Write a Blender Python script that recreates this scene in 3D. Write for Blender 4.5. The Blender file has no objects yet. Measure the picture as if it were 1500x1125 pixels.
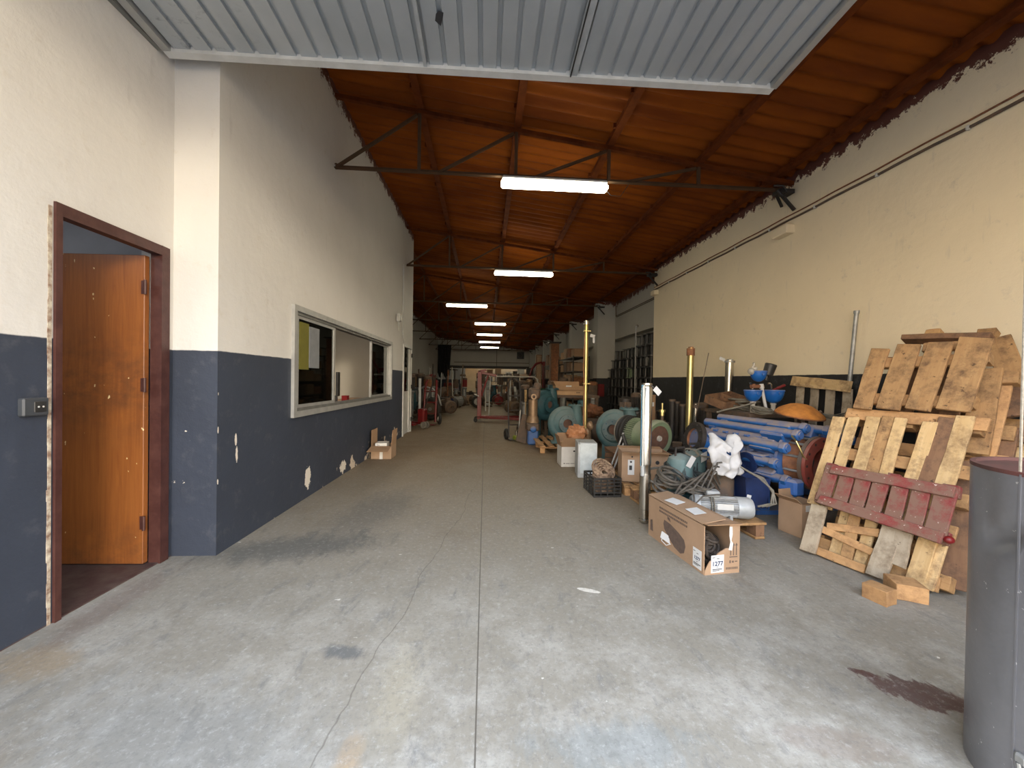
import bpy, math, random
from mathutils import Vector, Matrix, Euler
PI = math.pi
rnd = random.Random(7)
SC = bpy.context.scene
COL = SC.collection

# ---------------------------------------------------------------- camera model
F = 563.0; CX = 750.0; CY = 562.5; EYE = 1.22
def cam_axes(vx=711.0, vy=557.0, roll=0.0145):
    d = Vector(((vx-CX)/F, -(vy-CY)/F, 1)).normalized()
    u = Vector((math.sin(roll), math.cos(roll), 0)); u = (u - d*u.dot(d)).normalized()
    x = u.cross(d)
    return x, d, u
AX, AY, AZ = cam_axes()
def ray(px, py):
    c = Vector(((px-CX)/F, -(py-CY)/F, 1))
    return Vector((AX.dot(c), AY.dot(c), AZ.dot(c)))
CAM = Vector((0, 0, EYE))
def at(px, py, Y):
    r = ray(px, py); return CAM + r*(Y/r.y)
def atx(px, py, X):
    r = ray(px, py); return CAM + r*(X/r.x)
def atz(px, py, Z=0.0):
    r = ray(px, py); return CAM + r*((Z-EYE)/r.z)

# ---------------------------------------------------------------- geometry builder
def frame_z(d):
    d = Vector(d).normalized()
    a = Vector((0, 0, 1)) if abs(d.z) < .95 else Vector((1, 0, 0))
    x = a.cross(d).normalized(); y = d.cross(x)
    return x, y, d
class G:
    def __init__(s): s.v = []; s.f = []
    def add(s, vs, fs):
        o = len(s.v); s.v += [Vector(p) for p in vs]; s.f += [tuple(i+o for i in f) for f in fs]; return s
    def box(s, c, d, rot=None, ch=0.0):
        M = rot if rot is not None else Matrix.Identity(3)
        if isinstance(M, (tuple, list, Euler)): M = Euler(M).to_matrix()
        c = Vector(c); hx, hy, hz = d[0]/2, d[1]/2, d[2]/2
        if ch <= 0:
            vs = [c + M @ Vector((x*hx, y*hy, z*hz)) for x in (-1, 1) for y in (-1, 1) for z in (-1, 1)]
            fs = [(0,1,3,2), (4,6,7,5), (0,4,5,1), (2,3,7,6), (0,2,6,4), (1,5,7,3)]
            return s.add(vs, fs)
        ch = min(ch, hx*.6, hy*.6, hz*.6)
        vs = []; idx = {}
        for x in (-1, 1):
            for y in (-1, 1):
                for z in (-1, 1):
                    for a in range(3):
                        h = [hx-ch, hy-ch, hz-ch]; h[a] += ch
                        idx[(x, y, z, a)] = len(vs); vs.append(c + M @ Vector((x*h[0], y*h[1], z*h[2])))
        fs = []
        for a in range(3):
            b, d2 = (a+1) % 3, (a+2) % 3
            for sg in (-1, 1):
                q = []
                for (p, r) in ((-1,-1), (1,-1), (1,1), (-1,1)):
                    k = [0,0,0]; k[a] = sg; k[b] = p; k[d2] = r; q.append(idx[(k[0],k[1],k[2],a)])
                fs.append(tuple(q if sg > 0 else q[::-1]))
            for p in (-1, 1):
                for r in (-1, 1):
                    k1 = [0,0,0]; k1[b] = p; k1[d2] = r; k2 = list(k1); k1[a] = -1; k2[a] = 1
                    q = (idx[(*k1, b)], idx[(*k2, b)], idx[(*k2, d2)], idx[(*k1, d2)])
                    fs.append(q if p*r > 0 else q[::-1])
        for x in (-1, 1):
            for y in (-1, 1):
                for z in (-1, 1):
                    q = (idx[(x,y,z,0)], idx[(x,y,z,1)], idx[(x,y,z,2)])
                    fs.append(q if x*y*z > 0 else q[::-1])
        return s.add(vs, fs)
    def beam(s, p0, p1, w, h, up=(0,0,1), ch=0.0):
        p0 = Vector(p0); p1 = Vector(p1); d = p1-p0; L = d.length; d.normalize()
        u = Vector(up); u = (u - d*u.dot(d))
        if u.length < 1e-4: u = Vector((1,0,0)) - d*d.x
        u.normalize(); x = u.cross(d).normalized()
        M = Matrix((d, x, u)).transposed()
        return s.box((p0+p1)/2, (L, w, h), M, ch)
    def lathe(s, prof, o=(0,0,0), d=(0,0,1), n=24, cap=True, jit=0.0):
        x, y, z = frame_z(d); o = Vector(o); vs = []; fs = []
        for (r, h) in prof:
            for k in range(n):
                a = 2*PI*k/n; rr = r*(1+jit*math.sin(k*2.7+h*37)) if jit else r
                vs.append(o + z*h + x*(rr*math.cos(a)) + y*(rr*math.sin(a)))
        m = len(prof)
        for i in range(m-1):
            for k in range(n):
                k2 = (k+1) % n; fs.append((i*n+k, i*n+k2, (i+1)*n+k2, (i+1)*n+k))
        if cap:
            if prof[0][0] > 1e-5: fs.append(tuple(range(n))[::-1])
            if prof[-1][0] > 1e-5: fs.append(tuple((m-1)*n+k for k in range(n)))
        return s.add(vs, fs)
    def cyl(s, p0, p1, r, r1=None, n=20, ch=0.0):
        p0 = Vector(p0); p1 = Vector(p1); L = (p1-p0).length; r1 = r if r1 is None else r1
        pr = [(r, 0), (r1, L)] if ch <= 0 else [(r-ch, 0), (r, ch), (r1, L-ch), (r1-ch, L)]
        return s.lathe(pr, p0, p1-p0, n)
    def ring(s, o, d, ri, ro, w, n=32):
        return s.lathe([(ri, -w/2), (ro, -w/2), (ro, w/2), (ri, w/2), (ri, -w/2)], o, d, n, cap=False)
    def tube(s, pts, r, n=8, closed=False):
        pts = [Vector(p) for p in pts]; m = len(pts); vs = []; fs = []
        t = []
        for i in range(m):
            a = pts[(i-1) % m] if (closed or i > 0) else pts[i]
            b = pts[(i+1) % m] if (closed or i < m-1) else pts[i]
            q = b-a; t.append(q.normalized() if q.length > 1e-9 else Vector((0,0,1)))
        x, y, _ = frame_z(t[0])
        for i in range(m):
            x = x - t[i]*x.dot(t[i])
            if x.length < 1e-6: x = frame_z(t[i])[0]
            x.normalize(); y = t[i].cross(x)
            for k in range(n):
                a = 2*PI*k/n; vs.append(pts[i] + x*(r*math.cos(a)) + y*(r*math.sin(a)))
        for i in range(m if closed else m-1):
            for k in range(n):
                k2 = (k+1) % n; j = (i+1) % m
                fs.append((i*n+k, i*n+k2, j*n+k2, j*n+k))
        if not closed: fs += [tuple(range(n))[::-1], tuple((m-1)*n+k for k in range(n))]
        return s.add(vs, fs)
    def torus(s, o, d, R, r, n=32, m=10, arc=2*PI, a0=0, sx=1, sy=1):
        x, y, z = frame_z(d); o = Vector(o)
        full = arc > 2*PI-1e-3; k = n if full else n+1
        return s.tube([o + x*(R*sx*math.cos(a0+arc*i/n)) + y*(R*sy*math.sin(a0+arc*i/n)) for i in range(k)], r, m, closed=full)
    def ball(s, c, r, sc=(1,1,1), n=16, m=10, lo=-PI/2, hi=PI/2, rot=None):
        c = Vector(c); M = Euler(rot).to_matrix() if rot is not None else Matrix.Identity(3); vs = []; fs = []
        for i in range(m+1):
            p = lo + (hi-lo)*i/m
            for k in range(n):
                a = 2*PI*k/n
                vs.append(c + M @ Vector((r*sc[0]*math.cos(p)*math.cos(a), r*sc[1]*math.cos(p)*math.sin(a), r*sc[2]*math.sin(p))))
        for i in range(m):
            for k in range(n):
                k2 = (k+1) % n; fs.append((i*n+k, i*n+k2, (i+1)*n+k2, (i+1)*n+k))
        fs += [tuple(range(n))[::-1], tuple(m*n+k for k in range(n))]
        return s.add(vs, fs)
    def prism(s, poly, o, ex, ey, ez, t):
        """poly (2d) in plane ex,ey; extruded along ez by t"""
        o = Vector(o); ex = Vector(ex); ey = Vector(ey); ez = Vector(ez); n = len(poly)
        vs = [o + ex*a + ey*b for a, b in poly] + [o + ex*a + ey*b + ez*t for a, b in poly]
        fs = [tuple(range(n))[::-1], tuple(range(n, 2*n))] + [(i, (i+1) % n, (i+1) % n+n, i+n) for i in range(n)]
        return s.add(vs, fs)
    def poly(s, pts): return s.add(pts, [tuple(range(len(pts)))])
    def xf(s, M):
        s.v = [M @ p for p in s.v]; return s
    def wob(s, a, f=9.0):
        """small irregular displacement so hand-made things are not perfect"""
        o = []
        for p in s.v:
            o.append(p + Vector((math.sin(p.y*f+p.z*f*1.3), math.sin(p.z*f*1.1+p.x*f), math.sin(p.x*f*1.2+p.y*f*.9)))*a)
        s.v = o; return s

def mesh(name, g, m, sm=35):
    me = bpy.data.meshes.new(name); me.from_pydata([tuple(p) for p in g.v], [], g.f)
    me.validate(clean_customdata=False); me.update()
    if sm:
        me.shade_smooth()
        try: me.set_sharp_from_angle(angle=math.radians(sm))
        except Exception: pass
    me.materials.append(m)
    import bmesh
    b = bmesh.new(); b.from_mesh(me); bmesh.ops.recalc_face_normals(b, faces=b.faces); b.to_mesh(me); b.free()
    return me
def obj(name, g, m, parent=None, world=False, sm=35, label=None):
    """one mesh object; world=True: geometry given in world coordinates under an unrotated parent"""
    if world and parent is not None:
        b = parent.location if parent.parent is None else parent.parent.location + parent.location
        g.v = [p - b for p in g.v]
    o = bpy.data.objects.new(name, mesh(name, g, m, sm)); COL.objects.link(o)
    if parent is not None: o.parent = parent
    if label: o['label'] = label
    return o
def thing(name, label, cat, loc=(0,0,0), rz=0.0, group=None, rot=None):
    o = bpy.data.objects.new(name, None); COL.objects.link(o)
    o.empty_display_size = .1; o.location = loc; o.rotation_euler = rot if rot is not None else (0,0,rz)
    o['label'] = label; o['category'] = cat
    if group: o['group'] = group
    return o
def single(name, g, m, label, cat, group=None, sm=35, base=None):
    """a thing that is one mesh; its origin goes to the middle of its base"""
    xs = [p.x for p in g.v]; ys = [p.y for p in g.v]; zs = [p.z for p in g.v]
    b = Vector(((min(xs)+max(xs))/2, (min(ys)+max(ys))/2, min(zs)))
    g.v = [p-b for p in g.v]
    o = obj(name, g, m, None, sm=sm); o.location = b
    o['label'] = label; o['category'] = cat
    if group: o['group'] = group
    return o
def struct(name, g, m, parent=None, sm=0, label=None, world=False):
    o = obj(name, g, m, parent, sm=sm, world=world)
    if parent is None: o['kind'] = 'structure'
    if label: o['label'] = label
    return o
def sempty(name, loc, rz=0.0, label=None):
    o = bpy.data.objects.new(name, None); COL.objects.link(o); o.location = loc; o.rotation_euler = (0,0,rz)
    o['kind'] = 'structure'
    if label: o['label'] = label
    return o
def copy_tree(o, parent=None):
    c = o.copy(); COL.objects.link(c)
    if parent is not None: c.parent = parent
    for ch in [q for q in bpy.data.objects if q.parent == o]: copy_tree(ch, c)
    return c
def dup(o, loc, rz, label, group=None, scale=1.0, cat=None):
    c = copy_tree(o); c.location = loc; c.rotation_euler = (o.rotation_euler[0], o.rotation_euler[1], rz)
    c.scale = (scale,)*3 if not isinstance(scale, tuple) else scale
    c['label'] = label
    if group: c['group'] = group
    if cat: c['category'] = cat
    return c
def text_g(txt, size, M, thick=0.0004):
    cu = bpy.data.curves.new('t', 'FONT'); cu.body = txt; cu.size = size; cu.align_x = 'CENTER'; cu.align_y = 'CENTER'; cu.extrude = thick; cu.offset = size*.022
    o = bpy.data.objects.new('t', cu); COL.objects.link(o)
    bpy.context.view_layer.update()
    me = bpy.data.meshes.new_from_object(o.evaluated_get(bpy.context.evaluated_depsgraph_get()))
    g = G(); g.add([M @ v.co for v in me.vertices], [tuple(p.vertices) for p in me.polygons])
    bpy.data.objects.remove(o); bpy.data.meshes.remove(me); bpy.data.curves.remove(cu)
    return g

# ---------------------------------------------------------------- materials
class NT:
    def __init__(s, name):
        s.m = bpy.data.materials.new(name); s.m.use_nodes = True; s.t = s.m.node_tree; s.t.nodes.clear()
        s.out = s.n('ShaderNodeOutputMaterial'); s.b = s.n('ShaderNodeBsdfPrincipled'); s.l(s.b.outputs[0], s.out.inputs[0])
    def n(s, t, **k):
        q = s.t.nodes.new(t)
        for a, b in k.items(): setattr(q, a, b)
        return q
    def l(s, a, b): s.t.links.new(a, b)
    def co(s, world=False):
        if world: return s.n('ShaderNodeNewGeometry').outputs['Position']
        return s.n('ShaderNodeTexCoord').outputs['Object']
    def mp(s, v, sc=(1,1,1), loc=(0,0,0), rot=(0,0,0)):
        q = s.n('ShaderNodeMapping'); q.inputs['Scale'].default_value = sc; q.inputs['Location'].default_value = loc; q.inputs['Rotation'].default_value = rot
        s.l(v, q.inputs[0]); return q.outputs[0]
    def noise(s, v, sc, det=4, ro=.6, dist=0):
        q = s.n('ShaderNodeTexNoise'); q.inputs['Scale'].default_value = sc; q.inputs['Detail'].default_value = det
        q.inputs['Roughness'].default_value = ro; q.inputs['Distortion'].default_value = dist; s.l(v, q.inputs['Vector']); return q.outputs['Fac']
    def ramp(s, v, a, b, ca=0.0, cb=1.0):
        q = s.n('ShaderNodeMapRange'); q.clamp = True
        for i, x in zip((1,2,3,4), (a, b, ca, cb)): q.inputs[i].default_value = x
        s.l(v, q.inputs[0]); return q.outputs[0]
    def mix(s, f, a, b):
        q = s.n('ShaderNodeMix', data_type='RGBA')
        for k, x in (('Factor', f), ('A', a), ('B', b)):
            i = [z for z in q.inputs if z.name == k and (z.type == 'RGBA' if k != 'Factor' else z.type == 'VALUE')][0]
            if hasattr(x, 'is_output'): s.l(x, i)
            elif k == 'Factor': i.default_value = x
            else: i.default_value = (*x, 1) if len(x) == 3 else x
        return [z for z in q.outputs if z.type == 'RGBA'][0]
    def math(s, op, a, b=0.0):
        q = s.n('ShaderNodeMath', operation=op)
        for i, x in ((0, a), (1, b)):
            if hasattr(x, 'is_output'): s.l(x, q.inputs[i])
            else: q.inputs[i].default_value = x
        return q.outputs[0]
    def sep(s, v):
        q = s.n('ShaderNodeSeparateXYZ'); s.l(v, q.inputs[0]); return q.outputs
    def bump(s, h, st=.3, d=.01):
        q = s.n('ShaderNodeBump'); q.inputs['Strength'].default_value = st; q.inputs['Distance'].default_value = d
        s.l(h, q.inputs['Height']); s.l(q.outputs[0], s.b.inputs['Normal'])
    def fin(s, col=None, rough=.6, metal=0.0, spec=None):
        if col is not None:
            if hasattr(col, 'is_output'): s.l(col, s.b.inputs['Base Color'])
            else: s.b.inputs['Base Color'].default_value = (*col, 1)
        for k, x in (('Roughness', rough), ('Metallic', metal)):
            if hasattr(x, 'is_output'): s.l(x, s.b.inputs[k])
            else: s.b.inputs[k].default_value = x
        if spec is not None: s.b.inputs['Specular IOR Level'].default_value = spec
        return s.m
def pm(name, c1, c2=None, sc=8, rough=.6, metal=0.0, bump=.15, stretch=(1,1,1), lo=.35, hi=.65, dust=None, spec=None, det=5):
    t = NT(name); v = t.mp(t.co(), stretch); c2 = c2 or tuple(x*.7 for x in c1)
    n = t.noise(v, sc, det); col = t.mix(t.ramp(n, lo, hi), c1, c2)
    if dust:   # settled dust on the upward faces
        nz = t.sep(t.n('ShaderNodeNewGeometry').outputs['Normal'])[2]
        d = t.math('MULTIPLY', t.ramp(nz, -.1, .45), t.ramp(t.noise(t.co(), 11, 4), .25, .6, .45, 1.0))
        col = t.mix(t.math('MULTIPLY', d, dust[3]), col, dust[:3])
        rough = t.ramp(d, 0, 1, rough, .95)
    if bump: t.bump(t.noise(v, sc*4, 4), bump, .004)
    return t.fin(col, rough, metal, spec)
DUST = (.25, .21, .20, 1.0)
M = {}
M['white_metal'] = pm('white_metal', (.6,.6,.58), (.5,.5,.48), 6, .45)
M['alu'] = pm('aluminium', (.42,.42,.40), (.34,.34,.33), 10, .42, .35, .05)
M['alu_dark'] = pm('aluminium_track', (.2,.2,.185), (.15,.15,.14), 10, .5, .35, .05)
M['steel'] = pm('brushed_steel', (.62,.6,.55), (.45,.43,.38), 6, .22, 1.0, .04, (1,1,.3))
M['galv'] = pm('galvanised_steel', (.42,.43,.43), (.30,.31,.31), 14, .55, .75, .05)
M['galv_sheet'] = pm('grey_sheet_metal', (.50,.53,.55), (.40,.43,.45), 9, .5, .35, .08)
M['brass'] = pm('brassy_tube', (.55,.47,.22), (.42,.34,.14), 5, .28, .9, .05, (1,1,.3))
M['dark_metal'] = pm('dark_metal', (.035,.034,.034), (.06,.05,.045), 14, .55, .4, .2)
M['iron'] = pm('old_iron', (.09,.075,.065), (.16,.10,.065), 12, .7, .3, .3, dust=(.25,.2,.16,.5))
M['truss'] = pm('truss_brown_paint', (.075,.045,.025), (.10,.055,.03), 5, .8, 0, .1, spec=.15)
M['purlin'] = pm('purlin_red_paint', (.15,.038,.008), (.08,.02,.006), 5, .85, 0, .1, spec=.1)
M['black_rope'] = pm('greasy_black_rope', (.025,.02,.017), (.06,.045,.035), 30, .8, 0, .4)
M['rust'] = pm('rusty_steel', (.30,.13,.06), (.16,.07,.04), 16, .85, .1, .4)
M['rust_orange'] = pm('orange_rust', (.62,.25,.05), (.42,.16,.035), 12, .85, 0, .4)
M['copper'] = pm('tan_pipe', (.35,.24,.15), (.26,.17,.10), 12, .45, .4, .2)
M['blue'] = pm('blue_paint', (.022,.125,.38), (.015,.085,.28), 9, .45, 0, .12, dust=DUST)
M['blue_clean'] = pm('bright_blue_paint', (.012,.13,.48), (.01,.1,.38), 9, .4, 0, .1, dust=(.34,.3,.27,.7))
M['blue_dark'] = pm('navy_plastic', (.012,.03,.11), (.01,.02,.07), 7, .45)
M['blue_light'] = pm('sky_blue_plastic', (.10,.30,.46), (.08,.25,.4), 7, .4)
M['red_flange'] = pm('red_oxide_paint', (.26,.045,.03), (.17,.04,.03), 12, .6, 0, .25, dust=(.3,.2,.16,.4))
M['red'] = pm('red_paint', (.19,.009,.011), (.13,.008,.009), 7, .4, 0, .1)
M['teal'] = pm('teal_paint', (.085,.18,.195), (.055,.125,.14), 8, .5, 0, .15, dust=(.25,.26,.24,.5))
M['teal_flange'] = pm('grey_teal_flange', (.13,.18,.19), (.09,.13,.14), 8, .5, .2, .15)
M['teal_dark'] = pm('dark_teal_paint', (.03,.10,.125), (.02,.07,.09), 8, .5, 0, .15)
M['green'] = pm('sage_green_paint', (.21,.28,.17), (.15,.21,.13), 9, .5, 0, .15, dust=(.28,.25,.2,.5))
M['green_dark'] = pm('dark_green_paint', (.02,.09,.05), (.015,.06,.035), 9, .5)
M['green_lime'] = pm('lime_green_paint', (.35,.42,.05), (.25,.32,.04), 9, .5)
M['brown_disc'] = pm('brown_corroded_disc', (.15,.075,.05), (.10,.055,.04), 16, .8, .1, .3)
M['black'] = pm('black_rubber', (.014,.014,.014), (.025,.023,.02), 10, .6)
M['black_plastic'] = pm('black_plastic', (.018,.018,.019), (.035,.034,.032), 10, .42, 0, .1)
M['cable'] = pm('dusty_cable', (.055,.05,.045), (.11,.10,.085), 20, .7)
M['cable_teal'] = pm('teal_grey_cable', (.05,.07,.075), (.03,.04,.045), 14, .6)
M['hose'] = pm('grey_hose', (.20,.185,.15), (.13,.12,.10), 14, .6)
M['rope'] = pm('coiled_rope', (.36,.26,.18), (.13,.08,.055), 30, .9, 0, .5, lo=.4, hi=.6)
M['rope_white'] = pm('pale_rope', (.33,.30,.25), (.22,.20,.16), 60, .9, 0, .5)
M['card'] = pm('cardboard', (.36,.24,.155), (.30,.20,.125), 5, .85, 0, .05)
M['card_in'] = pm('cardboard_inside', (.36,.225,.13), (.30,.185,.105), 5, .9, 0, .05)
M['card_pale'] = pm('pale_cardboard', (.50,.33,.19), (.43,.28,.16), 5, .85, 0, .05)
M['card_print'] = pm('printed_ink_brown', (.09,.065,.055), (.13,.09,.07), 30, .85, 0, 0)
M['paper'] = pm('white_paper', (.62,.64,.66), (.55,.57,.59), 10, .8, 0, .05)
M['paper_dim'] = pm('paper_dimmed_like_behind_glass', (.20,.21,.22), (.16,.17,.18), 10, .8, 0, 0)  # white paper darkened in colour to imitate dimming by tinted glass
M['paper_yellow_dim'] = pm('yellow_paper_dimmed', (.14,.13,.015), (.12,.11,.012), 10, .8, 0, 0)  # yellow darkened the same way, the glass dimming is in the colour
M['paper_brown'] = pm('brown_packing_paper', (.48,.22,.10), (.33,.14,.06), 7, .6, 0, .3)
M['ink'] = pm('black_ink', (.02,.02,.025), (.03,.03,.03), 10, .8, 0, 0)
M['ink_blue'] = pm('dark_blue_ink', (.015,.03,.09), (.02,.04,.1), 10, .8, 0, 0)
M['cloth'] = pm('white_cloth', (.56,.57,.59), (.48,.49,.51), 9, .9, 0, .3)
M['whitebox'] = pm('white_carton', (.66,.65,.62), (.58,.57,.54), 7, .8, 0, .05)
M['frost'] = pm('whitewashed_sheet', (.62,.68,.70), (.50,.56,.58), 16, .6, .1, .2)
M['wicket_rust'] = pm('dirty_white_frame', (.48,.47,.43), (.38,.35,.3), 12, .6, .1, .1)
M['door_frame'] = pm('oxblood_frame_paint', (.05,.016,.013), (.085,.033,.026), 12, .5, 0, .2, lo=.4, hi=.75)
M['plaster_edge'] = pm('chipped_plaster_edge', (.55,.5,.4), (.2,.12,.08), 26, .9, 0, .5)
M['socket'] = pm('grey_socket', (.05,.055,.065), (.04,.045,.05), 7, .5)
M['curtain'] = pm('black_curtain', (.006,.006,.007), (.012,.012,.013), 6, .9)
M['office_wall'] = pm('beige_office_wall', (.44,.40,.33), (.41,.37,.30), 3, .8, 0, .05)
M['room_wall'] = pm('grey_back_room_wall', (.45,.45,.47), (.38,.38,.4), 3, .8, 0, .05)
M['backroom_floor'] = pm('dark_red_floor', (.06,.03,.028), (.10,.07,.06), 12, .6, 0, .2)
M['outside'] = pm('outside_asphalt', (.22,.21,.2), (.17,.165,.16), 2, .9, 0, .2)
M['wood_grey'] = None
def wood(name, c1, c2, c3, sc=3.0, axis=0):
    t = NT(name); st = [9,9,9]; st[axis] = 1.0
    oc = t.co(); va = t.n('ShaderNodeVectorMath', operation='ADD'); oi0 = t.n('ShaderNodeObjectInfo'); cb = t.n('ShaderNodeCombineXYZ')
    for q in range(3): t.l(t.math('MULTIPLY', oi0.outputs['Random'], 17.0+q*9), cb.inputs[q])
    t.l(oc, va.inputs[0]); t.l(cb.outputs[0], va.inputs[1]); oc = va.outputs[0]
    v = t.mp(oc, tuple(st)); n = t.noise(v, sc, 6, .65, .6)
    col = t.mix(t.ramp(n, .3, .7), c1, c2)
    d = t.noise(oc, 7, 6, .75); col = t.mix(t.ramp(d, .46, .66), col, c3); k = t.noise(oc, 22, 3); col = t.mix(t.ramp(k, .66, .72), col, tuple(q*.6 for q in c3))
    oi = t.n('ShaderNodeObjectInfo').outputs['Random']
    col2 = t.mix(t.math('MULTIPLY', oi, .35), col, tuple(x*.55 for x in c2))
    t.bump(n, .35, .003)
    return t.fin(col2, .8)
# pallet boards carry their length along local x
M['wood_cream'] = wood('cream_pine', (.74,.55,.30), (.58,.38,.17), (.24,.15,.08))
M['wood_tan'] = wood('weathered_tan_pine', (.50,.31,.14), (.36,.20,.085), (.13,.075,.04))
M['wood_brown'] = wood('brown_stained_pine', (.27,.15,.08), (.19,.10,.055), (.10,.06,.04))
M['wood_grey'] = wood('grey_weathered_pine', (.50,.43,.33), (.40,.33,.24), (.20,.15,.10))
M['wood_orange'] = wood('orange_pine', (.60,.36,.17), (.50,.28,.12), (.28,.15,.07))
def redwood():
    t = NT('red_painted_wood'); n = t.noise(t.mp(t.co(), (2,7,7)), 3, 6, .7); d = t.noise(t.co(), 6, 6, .75)
    col = t.mix(t.ramp(n, .3, .7), (.28,.032,.034), (.17,.028,.028)); col = t.mix(t.ramp(d, .38, .54), col, (.20,.11,.08))
    col = t.mix(t.ramp(t.noise(t.co(), 38, 3), .66, .7), col, (.5,.4,.36)); t.bump(n, .4, .003); return t.fin(col, .75)
M['wood_red'] = redwood()
def doorwood():
    t = NT('varnished_door_wood'); p = t.co(); n = t.noise(t.mp(p, (22,22,1.2)), 2.2, 6, .6, .8)
    col = t.mix(t.ramp(n, .3, .7), (.30,.105,.025), (.21,.066,.016))
    d = t.noise(t.mp(p, (1,1,1.4)), 3.2, 6, .75); z = t.sep(p)[2]; x = t.sep(p)[0]
    h1 = t.math('MULTIPLY', t.ramp(t.math('ABSOLUTE', t.math('SUBTRACT', z, 1.15)), .45, .05), t.ramp(d, .42, .68))
    h2 = t.math('MULTIPLY', t.ramp(z, .35, .0), t.ramp(d, .4, .65))
    col = t.mix(t.math('MULTIPLY', t.math('MAXIMUM', h1, h2), .75), col, (.055,.028,.018))
    col = t.mix(t.ramp(t.noise(t.mp(p, (1,1,.7)), 26, 2), .735, .75), col, (.7,.55,.3))
    t.bump(n, .1, .002); return t.fin(col, .42)
M['door_wood'] = doorwood()
def emis(name, c, st):
    t = NT(name); e = t.n('ShaderNodeEmission'); e.inputs[0].default_value = (*c, 1); e.inputs[1].default_value = st
    t.l(e.outputs[0], t.out.inputs[0]); return t.m
M['lamp'] = emis('lit_fluorescent_diffuser', (1.0,.93,.70), 13)
M['lamp_back'] = emis('lit_back_room_lamp', (1.0,.86,.6), 5)
def wallmat(name, dado, roofline=True, low=True, c_w=(.62,.605,.575), c_d=(.033,.042,.064)):
    t = NT(name); p = t.co(True); x, y, z = t.sep(p)
    nb = t.noise(p, 1.3, 4); nf = t.noise(p, 9, 6, .7); nh = t.noise(p, 40, 4)
    white = t.mix(t.ramp(nb, .3, .7), c_w, tuple(q*.93 for q in c_w))
    white = t.mix(t.ramp(nf, .60, .78, 0, .55), white, (.50,.45,.38))
    white = t.mix(t.ramp(t.noise(t.mp(p, (3,3,.5)), 5, 4), .63, .8, 0, .35), white, (.40,.38,.36))
    dk = t.mix(t.ramp(nb, .3, .7), c_d, tuple(q*.78 for q in c_d))
    dk = t.mix(t.ramp(nf, .56, .8, 0, .5), dk, (.11,.115,.13))
    dk = t.mix(t.ramp(nh, .74, .78, 0, .6), dk, (.35,.35,.36))
    zz = t.math('ADD', z, t.ramp(nf, 0, 1, -.006, .006))
    col = t.mix(t.ramp(zz, dado-.003, dado+.003), dk, white)
    if low:   # flaking near the floor
        k = t.noise(t.mp(p, (1,1,1.2), (3.1,0.4,0)), 5.5, 5, .6)
        q = t.math('SUBTRACT', k, t.ramp(z, .0, .45, .0, .25))
        yy = t.ramp(y, 3.6, 5.6, -.07, .075)
        q = t.math('ADD', q, yy)
        col = t.mix(t.ramp(q, .60, .615), col, (.55,.47,.38))
    if name == 'painted_plaster_left':
        for (yy_, zz_, sy_, sz_) in ((2.93,.76,.012,.045), (2.94,.66,.013,.06), (4.05,.20,.06,.11), (5.0,.10,.10,.07), (2.745,.5,.006,.02), (2.745,.85,.006,.02), (2.745,1.1,.005,.015)):
            v_ = t.mp(t.mp(p, (1,1,1), (0,-yy_,-zz_)), (0,1/sy_,1/sz_)); q_ = t.n('ShaderNodeVectorMath', operation='LENGTH'); t.l(v_, q_.inputs[0])
            e_ = t.math('ADD', q_.outputs['Value'], t.math('MULTIPLY', t.math('SUBTRACT', t.noise(p, 22, 4), .5), 2.2)); col = t.mix(t.ramp(e_, 1.0, .92), col, (.66,.61,.53))
    if roofline:  # brown roof paint brushed raggedly over the wall top
        rz = t.math('SUBTRACT', 4.36, t.math('MULTIPLY', x, .13))
        dd = t.math('SUBTRACT', rz, z); nn = t.noise(t.mp(p, (3,3,3)), 2.6, 7, .8)
        dd = t.math('SUBTRACT', dd, t.ramp(nn, .35, .7, .0, .22))
        col = t.mix(t.ramp(dd, -.005, .01), (.10,.03,.02), col)
    t.bump(t.math('ADD', t.math('MULTIPLY', nf, .6), t.math('MULTIPLY', nb, 2.2)), .35, .02)
    return t.fin(col, t.ramp(z, dado-.003, dado+.003, .62, .72))
M['wall_left'] = wallmat('painted_plaster_left', 1.392)
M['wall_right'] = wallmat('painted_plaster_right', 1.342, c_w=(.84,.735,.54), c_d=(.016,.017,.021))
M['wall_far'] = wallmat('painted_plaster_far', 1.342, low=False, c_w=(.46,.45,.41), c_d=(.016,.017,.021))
M['wall_back'] = wallmat('painted_plaster_back', -1, low=False, c_w=(.52,.50,.45))
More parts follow.
